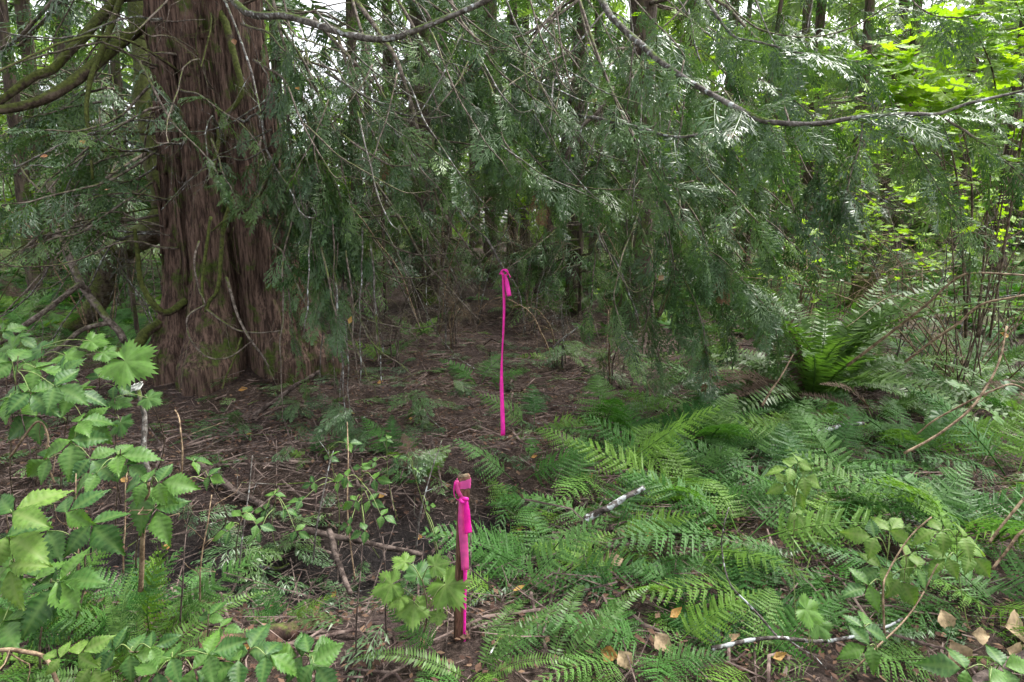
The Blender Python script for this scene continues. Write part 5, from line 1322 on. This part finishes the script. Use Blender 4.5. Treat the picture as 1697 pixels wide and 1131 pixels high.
# ------------------------------------------------------------------ brambles and other broad-leaved plants
def leaf_vecs(ang, tiltc=0.6, up=0.75, droop=0.25):
    """direction in the picture plane (degrees, 0 right, 90 up) laid on a leaf plane facing up and a little to the viewer"""
    a = R(ang); nrm = unit(np.array([0, 0, up]) - CF * tiltc + rng.normal(0, 0.15, 3))
    d = CR * math.cos(a) + CU * math.sin(a) - CF * 0.0
    d = unit(d - nrm * (d @ nrm)); d = unit(d + np.array([0, 0, -droop]))
    return d, nrm

def compound(root, base, origin, node, ang, size, meshes=None, nleaf=3, stem_mat='green_stem', tiltc=0.6):
    """petiole from a stem point to the node, three toothed leaflets at the node"""
    meshes = meshes or LFT_ME
    d, nrm = leaf_vecs(ang, tiltc)
    mid = (origin + node) / 2 + np.array([0, 0, 0.02])
    V, T = tube(spline([origin, mid, node], 8), np.linspace(0.0022, 0.0013, 8), 4)
    lf = add('leaf', mesh_of('petiole', V - base, T, M[stem_mat], True), root)
    side = unit(cross(nrm, d))
    dirs = [(d, 1.0, node + d * 0.012)]
    if nleaf >= 3: dirs += [(unit(d * 0.22 + side), 0.82, node), (unit(d * 0.22 - side), 0.82, node)]
    if nleaf >= 5: dirs += [(unit(-d * 0.3 + side * 0.8), 0.7, node - d * 0.06), (unit(-d * 0.3 - side * 0.8), 0.7, node - d * 0.06)]
    for dv, k, p in dirs:
        n2 = unit(nrm + rng.normal(0, 0.22, 3))
        add('leaflet', random.choice(meshes), lf, frame(p - base, unit(dv + rng.normal(0, 0.08, 3) + [0, 0, -0.08]), n2, size * k * random.uniform(0.9, 1.1)))
    return lf

LEAF_K = 1.0
def plant(name, words, cat_, root_px, top, leaves, d, size, meshes=None, stem_mat='brown_stem', r=0.004, group=None, label=None, single=False, nleaf=3, tiltc=0.6, stems=None):
    """leaves: list of (u, v, screen angle[, size factor]) at about depth d; the cane runs from the floor to the top pixel"""
    p0 = G(*root_px)
    o = thing(name, label or 'x', cat_, tuple(p0), group)
    c = spline([p0 - [0, 0, 0.03], p0 * 0.55 + P(*top, d) * 0.45 + rng.normal(0, 0.03, 3), P(*top, d)], 20)
    V, T = tube(c, np.linspace(r, r * 0.45, 20), 5, 0.1, 2)
    add('stem', mesh_of('stem', V - p0, T, M[stem_mat], True), o)
    for lf in leaves:
        u, v, ang = lf[:3]; k = lf[3] if len(lf) > 3 else 1.0
        node = P(u, v, d + random.uniform(-0.06, 0.06))
        org = c[int(np.argmin(np.linalg.norm(c - node - [0, 0, -0.08], axis=1)))]
        if single:
            dv, nrm = leaf_vecs(ang, tiltc)
            V, T = tube(spline([org, (org + node) / 2 + [0, 0, 0.02], node], 8), np.linspace(0.002, 0.0013, 8), 4)
            l_ = add('leaf_stalk', mesh_of('leaf_stalk', V - p0, T, M['green_stem'], True), o)
            add('leaf', random.choice(meshes or PALM_ME), l_, frame(node - p0, dv, nrm, size * k * random.uniform(0.9, 1.1)))
        else:
            compound(o, p0, org, node, ang, size * k, meshes, nleaf, tiltc=tiltc)
    if not label: later(words, o, *[np.mean([l[i] for l in leaves]) for i in (0, 1)])
    return o
BR = dict(name='bramble', words='leafy green bramble', cat_='bramble', group='brambles')
plant(root_px=(235, 1010), top=(250, 800), d=1.95, size=0.125, leaves=[(250, 808, -95, 1.1), (262, 800, 20, 0.75), (240, 800, 160, 0.75), (258, 842, -60, 0.9)], label='bramble with a bright hanging leaf before the black ditch', **{k: v for k, v in BR.items() if k != 'words'}, words='')
plant(root_px=(70, 1130), top=(85, 960), d=1.75, size=0.13, leaves=[(94, 966, -100, 1.1), (60, 960, 120, 0.9), (100, 962, 10, 0.95), (30, 1010, 200, 0.8)], **BR)
plant(root_px=(100, 1090), top=(130, 860), d=2.0, size=0.13, leaves=[(150, 868, -40, 1.1), (110, 850, 60, 0.9), (80, 880, -120, 1.05), (60, 905, -110, 1.1)], **BR)
plant(root_px=(-20, 1130), top=(10, 850), d=1.7, size=0.125, leaves=[(20, 850, 70), (10, 890, -10, 1.0), (15, 940, -60, 0.9), (5, 1030, -50, 0.9)], meshes=LFT_PALE + LFT_ME[:2], **BR)
plant(root_px=(120, 1131), top=(135, 1085), d=1.62, size=0.085, leaves=[(130, 1085, 60, 0.9), (150, 1105, -40, 0.9), (100, 1090, 150, 0.7)], meshes=LFT_PALE, **BR)
plant(root_px=(230, 1131), top=(215, 1080), d=1.62, size=0.09, leaves=[(215, 1085, 20), (190, 1078, 150, 0.9), (250, 1075, 50, 0.8)], **BR)
plant(root_px=(300, 1140), top=(285, 1095), d=1.58, size=0.10, leaves=[(285, 1090, 60), (320, 1110, -10, 1.05), (260, 1115, 220, 0.9), (345, 1085, 40, 0.9)], **BR)
plant(root_px=(400, 1140), top=(415, 1075), d=1.62, size=0.105, leaves=[(412, 1082, 88), (440, 1086, 5, 0.95), (395, 1095, -140, 0.9)], **BR)
plant(root_px=(500, 1145), top=(512, 1090), d=1.62, size=0.095, leaves=[(512, 1082, 60), (500, 1088, 170, 0.95), (520, 1100, -40, 1.0)], **BR)
plant(root_px=(250, 800), top=(215, 600), d=3.0, size=0.30, leaves=[(206, 598, -12, 1.0)], single=True, meshes=PALM_ME, r=0.004, label='bramble bearing one large bright lobed leaf before the old cedar', **{k: v for k, v in BR.items() if k != 'words'}, words='')
plant(root_px=(200, 830), top=(190, 660), d=2.9, size=0.13, leaves=[(195, 665, -10), (200, 700, -60), (245, 660, -15, 0.9), (165, 690, 200, 0.9)], single=True, **BR)
plant(root_px=(110, 880), top=(118, 650), d=2.7, size=0.15, leaves=[(120, 650, 20), (60, 690, 200), (100, 620, 120, 0.9), (140, 700, -30, 0.9), (40, 650, 170)], **BR)
plant(root_px=(40, 900), top=(30, 590), d=2.6, size=0.15, leaves=[(20, 600, 150), (60, 610, 20), (15, 660, 220), (50, 650, -40), (90, 640, 10)], **BR)
plant(root_px=(130, 860), top=(120, 740), d=2.5, size=0.15, leaves=[(118, 730, -80), (80, 760, 200, 0.9), (150, 760, -40, 0.9), (130, 700, 60, 0.8)], **BR)
plant(root_px=(60, 800), top=(70, 575), d=3.2, size=0.16, leaves=[(67, 580, 160), (150, 565, 10), (110, 590, -30), (170, 585, 20, 0.9), (20, 575, 170)], single=True, **BR)
plant(root_px=(190, 900), top=(200, 745), d=2.3, size=0.13, leaves=[(195, 755, 30), (160, 785, 200, 0.9), (210, 770, -20, 0.6)], **BR)
plant(root_px=(690, 1085), top=(700, 960), d=2.06, size=0.115, leaves=[(692, 955, 80), (738, 968, -48, 1.35), (686, 1002, -95, 1.2), (650, 968, 190, 1.1), (720, 938, 30, 0.8), (672, 932, 130, 0.8), (725, 1018, -80, 0.55), (664, 990, 220, 0.8)], single=True, meshes=PALM_PALE + PALM_ME[:1], label='pale-leaved bramble growing against the foot of the ribboned stake', **{k: v for k, v in BR.items() if k != 'words'}, words='')
for r_, t_, d_, z_, lv in [((330, 900), (320, 760), 2.6, 0.085, [(320, 765, 60), (345, 790, -10, 0.9), (300, 800, 190, 0.9)]), ((420, 960), (400, 850), 2.3, 0.07, [(400, 855, 80), (425, 870, 0, 0.9), (380, 880, 180)]), ((160, 760), (165, 620), 3.3, 0.10, [(165, 625, 90), (190, 640, 0), (140, 645, 180)]), ((20, 760), (0, 540), 3.4, 0.11, [(5, 550, 60), (30, 560, 0), (0, 600, 200), (40, 600, -20)]), ((350, 1090), (345, 1020), 1.9, 0.07, [(345, 1025, 90), (365, 1040, 0, 0.8)])]:
    plant(root_px=r_, top=t_, d=d_, size=z_, leaves=lv, **BR)
SM = dict(name='seedling', words='small-leaved green seedling', cat_='plant', group='small-leaved seedlings', r=0.0022, stem_mat='green_stem')
plant(root_px=(735, 960), top=(676, 752), d=2.6, size=0.045, leaves=[(690, 780, 60, 0.6), (708, 838, 30, 0.7), (722, 885, 10, 1.0), (728, 920, -10, 1.0), (680, 760, 150, 0.6)], label='tall green shoot rising left of the ribboned stake', **{k: v for k, v in SM.items() if k != 'words'}, words='')
plant(root_px=(630, 920), top=(600, 760), d=2.6, size=0.062, leaves=[(598, 775, 90), (575, 790, 160), (620, 795, 10), (590, 830, 200), (612, 830, -20), (632, 855, -10), (605, 880, 190), (580, 870, 170, 0.8)], **SM)
plant(root_px=(470, 930), top=(460, 810), d=2.55, size=0.055, leaves=[(440, 845, 160), (470, 845, 10), (455, 820, 90), (430, 885, 200), (490, 880, -20)], **SM)
plant(root_px=(560, 900), top=(545, 745), d=2.9, size=0.062, leaves=[(545, 760, 80), (520, 800, 190), (560, 800, 0), (500, 830, 170), (575, 735, 40)], **SM)
plant(root_px=(660, 860), top=(640, 720), d=3.0, size=0.05, leaves=[(640, 730, 80), (655, 760, 10), (622, 765, 170)], **SM)
plant(root_px=(1325, 1085), top=(1316, 765), d=2.15, size=0.075, leaves=[(1310, 775, 150, 1.0), (1322, 768, 70, 0.9), (1330, 790, 0, 1.1), (1305, 800, 200, 0.9), (1322, 810, -80, 0.8), (1318, 850, -60, 0.6)], meshes=LFT_PALE, label='tall pale green shoot standing above the ferns on the right', **{k: v for k, v in SM.items() if k != 'words'}, words='')
plant(root_px=(1350, 1090), top=(1345, 1000), d=2.0, size=0.12, leaves=[(1335, 1010, -30, 1.0), (1355, 1035, -60, 0.8)], single=True, **SM)
plant(root_px=(1455, 1110), top=(1445, 1035), d=1.9, size=0.10, leaves=[(1432, 1040, 70, 0.9), (1440, 1070, 190, 0.9)], **SM)
plant(root_px=(1470, 1060), top=(1475, 900), d=2.15, size=0.095, leaves=[(1450, 890, 150), (1475, 880, 60), (1500, 920, -20), (1460, 940, 200), (1490, 960, -60), (1520, 940, 0), (1440, 970, 190)], meshes=LFT_PALE + LFT_ME[:2], label='pale soft leaves on a tan cane among the right-hand ferns', **{k: v for k, v in SM.items() if k != 'words'}, words='')
plant(root_px=(1610, 1050), top=(1585, 880), d=2.1, size=0.09, leaves=[(1560, 880, 160), (1595, 890, -10), (1610, 920, -50), (1570, 925, 200)], meshes=LFT_PALE, **SM)
plant(root_px=(1650, 1150), top=(1640, 1100), d=1.7, size=0.10, leaves=[(1600, 1110, 150), (1660, 1105, 20), (1640, 1130, -60)], **SM)
plant(root_px=(1600, 760), top=(1600, 650), d=3.4, size=0.12, leaves=[(1560, 690, 170), (1620, 660, 30), (1650, 690, -10), (1590, 640, 80), (1670, 640, 10)], single=True, **SM)

def seedling(label, u, v, h_, n_, s_):
    b = G(u, v); o = thing('cedar_seedling', label, 'seedling', tuple(b), 'low cedar seedlings')
    a0 = random.uniform(-0.4, 0.4); c = spline([[0, 0, -0.03], [a0 * h_ * 0.3, -0.05, h_ * 0.5], [a0 * h_ * 0.8, -0.15, h_]], 10)
    V, T = tube(c, np.linspace(0.005, 0.002, 10), 4); add('stem', mesh_of('stem', V, T, M['wood'], True), o)
    for k in range(n_):
        p = c[random.randint(3, 9)]; a = random.uniform(0, 6.28)
        add('spray', random.choice(SPR_ME + SPR_NEW), o, frame(p, [math.cos(a), math.sin(a) - 0.2, random.uniform(-0.5, 0.3)], rng.normal(0, 0.25, 3) + [0, -0.4, 1], s_ * random.uniform(0.6, 1.2)))
for u, v, h_, n_, s_, lab in [(440, 985, 0.35, 9, 0.24, 'cedar seedling drooping over the black ditch'), (490, 930, 0.30, 8, 0.20, 'cedar seedling on the far side of the ditch, left of the stake'), (360, 900, 0.25, 7, 0.18, 'small cedar seedling behind the ditch, right of the hanging bramble leaf'), (620, 745, 0.32, 9, 0.26, 'cedar seedling midway between old cedar and hanging ribbon'), (690, 700, 0.30, 8, 0.26, 'cedar seedling just left of the hanging ribbon'), (560, 715, 0.30, 8, 0.24, 'cedar seedling near the dark fallen branch'),
        (700, 790, 0.22, 7, 0.2, 'low cedar seedling on the bank left of the stake'), (500, 690, 0.2, 7, 0.2, 'lowest cedar seedling below the dark fallen branch'), (410, 720, 0.2, 6, 0.2, 'cedar seedling right in front of the old cedar'), (930, 610, 0.35, 9, 0.3, 'cedar seedling on the floor right of the hanging ribbon'), (1010, 640, 0.4, 9, 0.3, 'cedar seedling at the edge of the hanging sprays'), (760, 650, 0.15, 6, 0.2, 'tiny cedar seedling behind the hanging ribbon'), (1110, 690, 0.4, 9, 0.3, 'cedar seedling where the hanging sprays reach the ferns')]:
    seedling(lab, u, v, h_, n_, s_)

# canes: tan bare stems
CN = 'tan bramble canes'
def cane(label, pts, w0, w1, tw=2, mat='cane', tlen=0.25):
    o, c = stick('bare_cane', label, 'cane', lim(pts), px(w0, pts[0][2]), px(w1, pts[-1][2]), mat, 5, tw, tlen, 30, 0.004, 0.1, CN)
    return o, c
cane('long tan cane arching right from the rotten stump', [(1405, 606, 4.6), (1463, 562, 4.4), (1530, 508, 4.2), (1581, 467, 4.1), (1624, 452, 4.0), (1720, 458, 3.9)], 2.6, 1.6)
cane('tan cane rising to the right edge below the longest one', [(1500, 600, 4.4), (1581, 541, 4.2), (1631, 504, 4.1), (1720, 485, 4.0)], 2.4, 1.8)
cane('thick tan cane slanting from the right edge into the ferns', [(1668, 540, 3.0), (1651, 612, 2.95), (1614, 672, 2.9), (1564, 713, 2.9), (1500, 752, 2.9)], 1.6, 2.4, 1)
cane('tan cane slanting across the ferns at the right edge', [(1750, 700, 2.9), (1690, 640, 3.0), (1640, 650, 3.0), (1560, 690, 3.1), (1520, 720, 3.2)], 2.0, 1.4, 1)
cane('tan cane cut by the right edge above the corner', [(1740, 790, 2.2), (1697, 828, 2.2), (1665, 865, 2.2), (1640, 900, 2.2)], 2.6, 2, 0)
cane('tan cane below it at the right edge', [(1760, 850, 2.1), (1697, 880, 2.1), (1670, 910, 2.1), (1645, 945, 2.1)], 2.6, 2, 0)
cane('bent pale cane holding up the pale soft leaves', [(1545, 858, 2.1), (1508, 888, 2.1), (1474, 945, 2.08), (1464, 976, 2.06), (1466, 1060, 2.05)], 1.2, 1.8, 1)
cane('thin tan cane crossing the bottom right ferns', [(1555, 935, 2.1), (1530, 980, 2.1), (1490, 1040, 2.0), (1440, 1085, 1.95), (1390, 1131, 1.9)], 1.2, 1.8, 0)
cane('two-pronged tan cane rising left of the rotten stump', [(1262, 672, 4.0), (1290, 630, 4.1), (1318, 582, 4.2)], 2, 1.2, 1)
cane('tan stem slanting across the left brambles', [(-20, 1080, 1.65), (30, 1078, 1.65), (75, 1092, 1.65), (100, 1140, 1.62)], 4, 3.4, 2)
cane('brown cane standing in the ditch under the bright hanging leaf', [(232, 980, 2.1), (236, 900, 2.05), (240, 850, 2.0), (246, 800, 1.97)], 4.5, 3, 3)
cane('crooked pale cane in front of the old cedar', [(300, 800, 3.0), (302, 745, 3.0), (298, 700, 3.05), (290, 680, 3.1)], 1.8, 1.2, 2)
cane('tan cane bending over the upper left brambles', [(15, 760, 2.6), (60, 700, 2.6), (80, 725, 2.6), (75, 760, 2.6), (90, 800, 2.55)], 2, 1.6, 2)
cane('slim green cane left of the small seedlings', [(590, 960, 2.6), (575, 850, 2.7), (578, 760, 2.8), (575, 700, 2.9)], 1.5, 1.0, 1)
for k, (u, v, d, lab) in enumerate([(130, 900, 2.2, 'thin dead stalk left of the hanging bramble leaf'), (205, 880, 2.3, 'thin dead stalk behind the hanging bramble leaf'), (330, 930, 2.3, 'bent dead stalk rising from the left part of the ditch'), (300, 960, 2.0, 'pale dead stalk standing in the ditch right of the hanging leaf'), (395, 900, 2.5, 'dead stalk leaning over the middle of the ditch'), (520, 860, 2.8, 'dead stalk beside the small seedlings'), (640, 980, 2.2, 'dead stalk left of the pale bramble by the stake'), (590, 1010, 2.1, 'short dead stalk in the brown litter left of the stake'), (690, 840, 2.9, 'dead stalk on the bank behind the stake'), (60, 780, 2.6, 'crooked dead stalk in the upper left brambles')]):
    w_ = random.uniform(-50, 50)
    cane(lab, [(u, v + 70, d), (u + w_ * 0.2, v, d), (u + w_ * 0.7, v - 70, d + 0.05), (u + w_, v - random.uniform(90, 150), d + 0.1)], 1.6, 0.8, 6, random.choice(['cane', 'floor_wood', 'wood_grey']), 0.22)
# tangle of stems above the sword ferns: salmonberry thicket
def thicket(name, label, spots, n, h, mat, leaf_me, leaf_size, nleaf_, group, leafp=0.6, spread=0.7):
    p0 = np.array(spots, float); p0[2] = hz(p0[0], p0[1])
    o = thing(name, label, 'shrub', tuple(p0), group)
    cnt = 0
    for k in range(n):
        a = random.uniform(0, 6.28); b = p0 + np.array([math.cos(a), math.sin(a), 0]) * random.uniform(0, 0.35); hh = h * random.uniform(0.6, 1.15)
        a2 = random.uniform(0, 6.28); sp = random.uniform(0.2, 1) * spread * hh
        e = b + np.array([math.cos(a2) * sp, math.sin(a2) * sp * 0.7, hh])
        m_ = b + (e - b) * 0.55 + np.array([math.cos(a2) * sp * -0.12, 0, hh * 0.15])
        arch = e + np.array([math.cos(a2) * sp * 0.5, math.sin(a2) * sp * 0.3, -hh * random.uniform(0.0, 0.25)])
        c = spline([b, m_, e, arch], 22)
        tws = twig_tubes(c, random.randint(4, 8), hh * 0.32, 0.0025, 2, -0.15, 0.25)
        V, T = cat([tube(c, np.linspace(0.0062, 0.0020, 22), 5, 0.1, k)] + tws)
        st_ = add('stem', mesh_of('stem', V - p0, T, M[mat], True), o)
        tips = [c[int(i)] for i in np.linspace(8, 21, 5)] + [t[0][-2] for t in tws]
        for tp_ in tips:
            for q_ in range(random.randint(1, 3)):
                if cnt >= nleaf_ or random.random() > leafp: continue
                pos = tp_ + rng.normal(0, 0.05, 3)
                if keep_clear(pos): continue
                d = unit(rng.normal(0, 1, 3) * [1, 1, 0.25] + [0, 0, -0.15])
                add('leaf', random.choice(leaf_me), st_, frame(pos - p0, d, rng.normal(0, 0.22, 3) + [0, -0.25, 1], leaf_size * random.uniform(0.6, 1.2))); cnt += 1
    return o
thicket('berry_thicket', 'tangle of bare brown stems behind the arching sword fern', (3.4, 7.2, 0), 12, 1.5, 'cane', MAP_ME, 0.10, 150, 'berry thickets', 0.5, 2.0)
thicket('berry_thicket', 'tangle of tan stems at the right edge behind the sword ferns', (4.9, 6.6, 0), 12, 1.4, 'cane', MAP_ME, 0.10, 150, 'berry thickets', 0.5, 2.0)
thicket('berry_thicket', 'tangle of grey-brown stems above the right end of the sword fern', (3.9, 5.9, 0), 10, 1.3, 'wood_grey', LFT_ME, 0.09, 120, 'berry thickets', 0.4, 2.0)
thicket('berry_thicket', 'thin leafy stems in front of the mossy stump', (4.2, 8.0, 0), 10, 1.9, 'brown_stem', MAP_ME, 0.11, 260, 'berry thickets', 0.6, 0.9)
thicket('maple_shrub', 'nearest vine maple, its bright yellow-green leaves filling the top right corner', (3.75, 5.1, 0), 8, 2.7, 'brown_stem', MAP_ME, 0.16, 110, 'vine maples', 0.9, 0.55)
mp = [o for o in bpy.data.objects if o.get('label', '').startswith('nearest vine maple')][0]
mpl = np.array(mp.location)
for k, pts in enumerate([[(1600, 560, 5.2), (1590, 330, 4.9), (1560, 200, 4.7), (1500, 110, 4.5), (1450, 85, 4.4)], [(1620, 560, 5.2), (1640, 300, 4.9), (1650, 150, 4.7), (1620, 60, 4.6), (1580, 20, 4.5)], [(1640, 560, 5.2), (1690, 250, 4.8), (1710, 100, 4.6), (1690, 20, 4.5), (1660, -40, 4.4)], [(1600, 560, 5.2), (1610, 300, 4.8), (1570, 160, 4.5), (1520, 150, 4.4), (1470, 160, 4.3)]]):
    c = spline(lim(pts), 26); V, T = tube(c, np.linspace(0.010, 0.002, 26), 5, 0.1, k)
    st_ = add('stem', mesh_of('stem', V - mpl, T, M['brown_stem'], True), mp)
    for i_ in range(11, 26):
        for q_ in range(5):
            p_ = c[i_] + rng.normal(0, 0.16, 3) * [1, 0.8, 0.45]
            d_ = unit(rng.normal(0, 1, 3) * [1, 1, 0.2] + [0, -0.3, -0.15])
            add('leaf', random.choice(MAP_ME), st_, frame(p_ - mpl, d_, rng.normal(0, 0.25, 3) + [0, -0.35, 1], random.uniform(0.11, 0.20)))
thicket('maple_shrub', 'vine maple spreading behind the tangle at the right edge', (6.6, 8.2, 0), 9, 3.6, 'brown_stem', MAP_ME, 0.16, 260, 'vine maples', 0.9, 0.6)
thicket('maple_shrub', 'vine maple standing above the mossy stump', (4.8, 9.8, 0), 9, 3.2, 'brown_stem', MAP_ME, 0.15, 260, 'vine maples', 0.9, 0.7)
thicket('maple_shrub', 'broad vine maple leafing out behind the hanging sprays on the right', (3.6, 7.6, 0), 10, 3.0, 'brown_stem', MAP_ME, 0.14, 170, 'vine maples', 0.6, 0.9)
thicket('berry_thicket', 'leafless tangle of arching canes between the stump and the right edge', (4.1, 5.5, 0), 14, 1.1, 'cane', LFT_ME, 0.07, 25, 'berry thickets', 0.1, 2.2)
thicket('maple_shrub', 'low vine maple at the right edge above the sword ferns', (5.2, 6.2, 0), 9, 1.9, 'wood', MAP_ME, 0.13, 90, 'vine maples', 0.4, 1.4)
thicket('maple_shrub', 'lit yellow-green shrub far behind the hanging ribbon', (0.6, 15.5, 0), 9, 2.6, 'brown_stem', MAP_ME, 0.24, 240, 'vine maples', 0.95, 0.9)
thicket('maple_shrub', 'lit yellow-green shrub far behind the slender trunks right of the old cedar', (-4.0, 13.5, 0), 9, 3.0, 'brown_stem', MAP_ME, 0.24, 240, 'vine maples', 0.95, 0.8)
thicket('maple_shrub', 'lit yellow-green shrub glowing far back at the left edge', (-9.2, 12.0, 0), 9, 3.6, 'brown_stem', MAP_ME, 0.24, 260, 'vine maples', 0.95, 0.8)
thicket('maple_shrub', 'distant green shrub above the arching sword fern', (4.4, 12.5, 0), 9, 3.0, 'brown_stem', MAP_ME, 0.2, 240, 'vine maples', 0.9, 0.9)
thicket('maple_shrub', 'distant green shrub beyond the right-hand tangle', (7.8, 13.0, 0), 9, 3.4, 'brown_stem', MAP_ME, 0.2, 240, 'vine maples', 0.9, 0.9)

# single big bright leaves in front of the thicket, each on its own thin shoot
for i_, (u, v, s_, lab) in enumerate([(1345, 383, 0.12, 'lone shoot with a dark green lobed leaf above the arching sword fern'), (1310, 410, 0.15, 'lone shoot with a bright flat leaf left above the sword fern')]):
    plant('maple_shoot', '', 'plant', (u + 15, 560), (u, v - 5), [(u, v, -10 + 20 * i_)], 4.6, s_ * 1.3, MAP_ME, 'brown_stem', 0.003, None, lab, True)

# ------------------------------------------------------------------ fallen leaves, white scrap
yl = [(548, 1000, 0.055, 75), (518, 1027, 0.05, 80), (280, 905, 0.05, -80), (627, 830, 0.05, 30), (1235, 716, 0.05, 0), (212, 803, 0.06, 170), (880, 762, 0.04, 0), (1070, 896, 0.05, 60), (1005, 930, 0.05, 30),
      (938, 926, 0.04, 80), (855, 887, 0.05, 20), (995, 1083, 0.07, -20), (395, 1088, 0.05, 20), (1330, 1073, 0.05, 0), (1195, 1070, 0.07, 10), (405, 725, 0.05, 0), (625, 638, 0.06, 10), (680, 695, 0.05, -60), (735, 808, 0.05, 0),
      (1290, 660, 0.06, 10), (960, 792, 0.05, 0), (975, 800, 0.05, 40), (1480, 800, 0.05, 0), (1280, 1098, 0.05, 10), (395, 650, 0.08, 30), (300, 648, 0.08, 10), (690, 900, 0.05, 60), (850, 985, 0.05, 0), (577, 688, 0.06, -30), (1110, 1030, 0.06, 30)]
for u, v, s, a in yl:
    p = G(u, v, 0.03) + np.array([0, 0, 0.015]); r_ = R(a + random.uniform(-20, 20))
    o = add('fallen_leaf', random.choice(FALL_ME), None, frame(p, [math.cos(r_), math.sin(r_) * 0.8, math.sin(r_) * 0.35], np.array([0, -0.5, 1]) + rng.normal(0, 0.3, 3), s * 0.95))
    tag(o, 'x', 'leaf', 'yellow fallen leaves'); later('small yellow fallen leaf', o, u, v)
# leaves caught on twigs in the air
for u, v, d, s, lab in [(387, 64, 4.9, 0.055, 'pale yellow leaf caught on a twig before the old cedar trunk'), (80, 258, 4.3, 0.05, 'small orange leaf caught on a branch at the far left'), (132, 233, 4.9, 0.06, 'orange leaf caught on the mossy horizontal branch'),
                        (178, 315, 4.5, 0.06, 'pale tan leaf caught on cedar sprays left of the old cedar'), (490, 145, 4.5, 0.05, 'orange leaf caught on cedar sprays right of the old cedar'), (1100, 457, 4.2, 0.05, 'orange leaf caught on the hanging sprays right of the ribbon'), (1232, 419, 4.1, 0.05, 'orange leaf caught on the sprays above the sword ferns'), (578, 537, 4.3, 0.055, 'orange leaf caught on sprays beside the old cedar'), (978, 170, 4.1, 0.05, 'yellow leaf caught high among the central boughs'), (1672, 558, 3.0, 0.055, 'narrow tan leaf caught on the cane at the right edge')]:
    o = add('caught_leaf', random.choice(FALL_ME), None, frame(P(u, v, d), rng.normal(0, 1, 3) * [1, 0.4, 0.6], [0.2, -0.8, 0.6], s))
    tag(o, lab, 'leaf', 'leaves caught on twigs')
for u, v, s, a, lab in [(1665, 1038, 0.15, 5, 'large pale tan dead leaf above the bottom right corner'), (1575, 1062, 0.11, -70, 'curled tan dead leaf left of the large pale one'), (1560, 1010, 0.09, -85, 'narrow hanging tan leaf above the curled one'), (1668, 1075, 0.10, -20, 'lower tan dead leaf close to the bottom right corner'), (1610, 1050, 0.07, 0, 'small orange-tan dead leaf between the larger tan ones'), (1025, 1078, 0.07, -60, 'pale dead leaf lying among ferns at the bottom'), (1085, 1050, 0.08, -50, 'long pale dead leaf among the bottom ferns'), (1010, 932, 0.07, 30, 'dry curled leaf in the ferns right of the stake')]:
    d, nrm = leaf_vecs(a, 0.9, 0.6); dd = proj(G(u, v))[2] - 0.12
    tag(add('dead_leaf', random.choice(TAN_ME), None, frame(P(u, v, dd), d, nrm, s)), lab, 'leaf', 'dry tan leaves')
# crumpled white scrap in the brambles
def scrap(name, label, u, v, d, s):
    n1, n2 = 14, 10
    a, b = np.meshgrid(np.linspace(-1, 1, n1), np.linspace(-1, 1, n2))
    nzv = fbm(a * 2.4 + 4, b * 2.4, 60, 3) * 1.5
    p0 = P(u, v, d)
    V = np.stack([a * s * (1 + 0.3 * nzv), nzv * s * 0.9 + 0.2 * s * b, b * s * 0.55 + s * 0.5 * nzv + 0.35 * s * a], -1).reshape(-1, 3)
    i = np.arange(n1 * n2).reshape(n2, n1)
    T = np.concatenate([np.stack([i[:-1, :-1], i[:-1, 1:], i[1:, 1:]], -1).reshape(-1, 3), np.stack([i[:-1, :-1], i[1:, 1:], i[1:, :-1]], -1).reshape(-1, 3)])
    me = mesh_of(name, V, T, M['white'], True)
    o = add(name, me, None); o.location = tuple(p0)
    md = o.modifiers.new('thickness', 'SOLIDIFY'); md.thickness = 0.002
    return tag(o, label, 'scrap')
scrap('white_scrap', 'crumpled white scrap caught in the upper left brambles', 87, 652, 2.65, 0.055)
scrap('white_scrap', 'thin white scrap in front of the old cedar, above the brambles', 226, 641, 3.1, 0.028)
settle_labels()
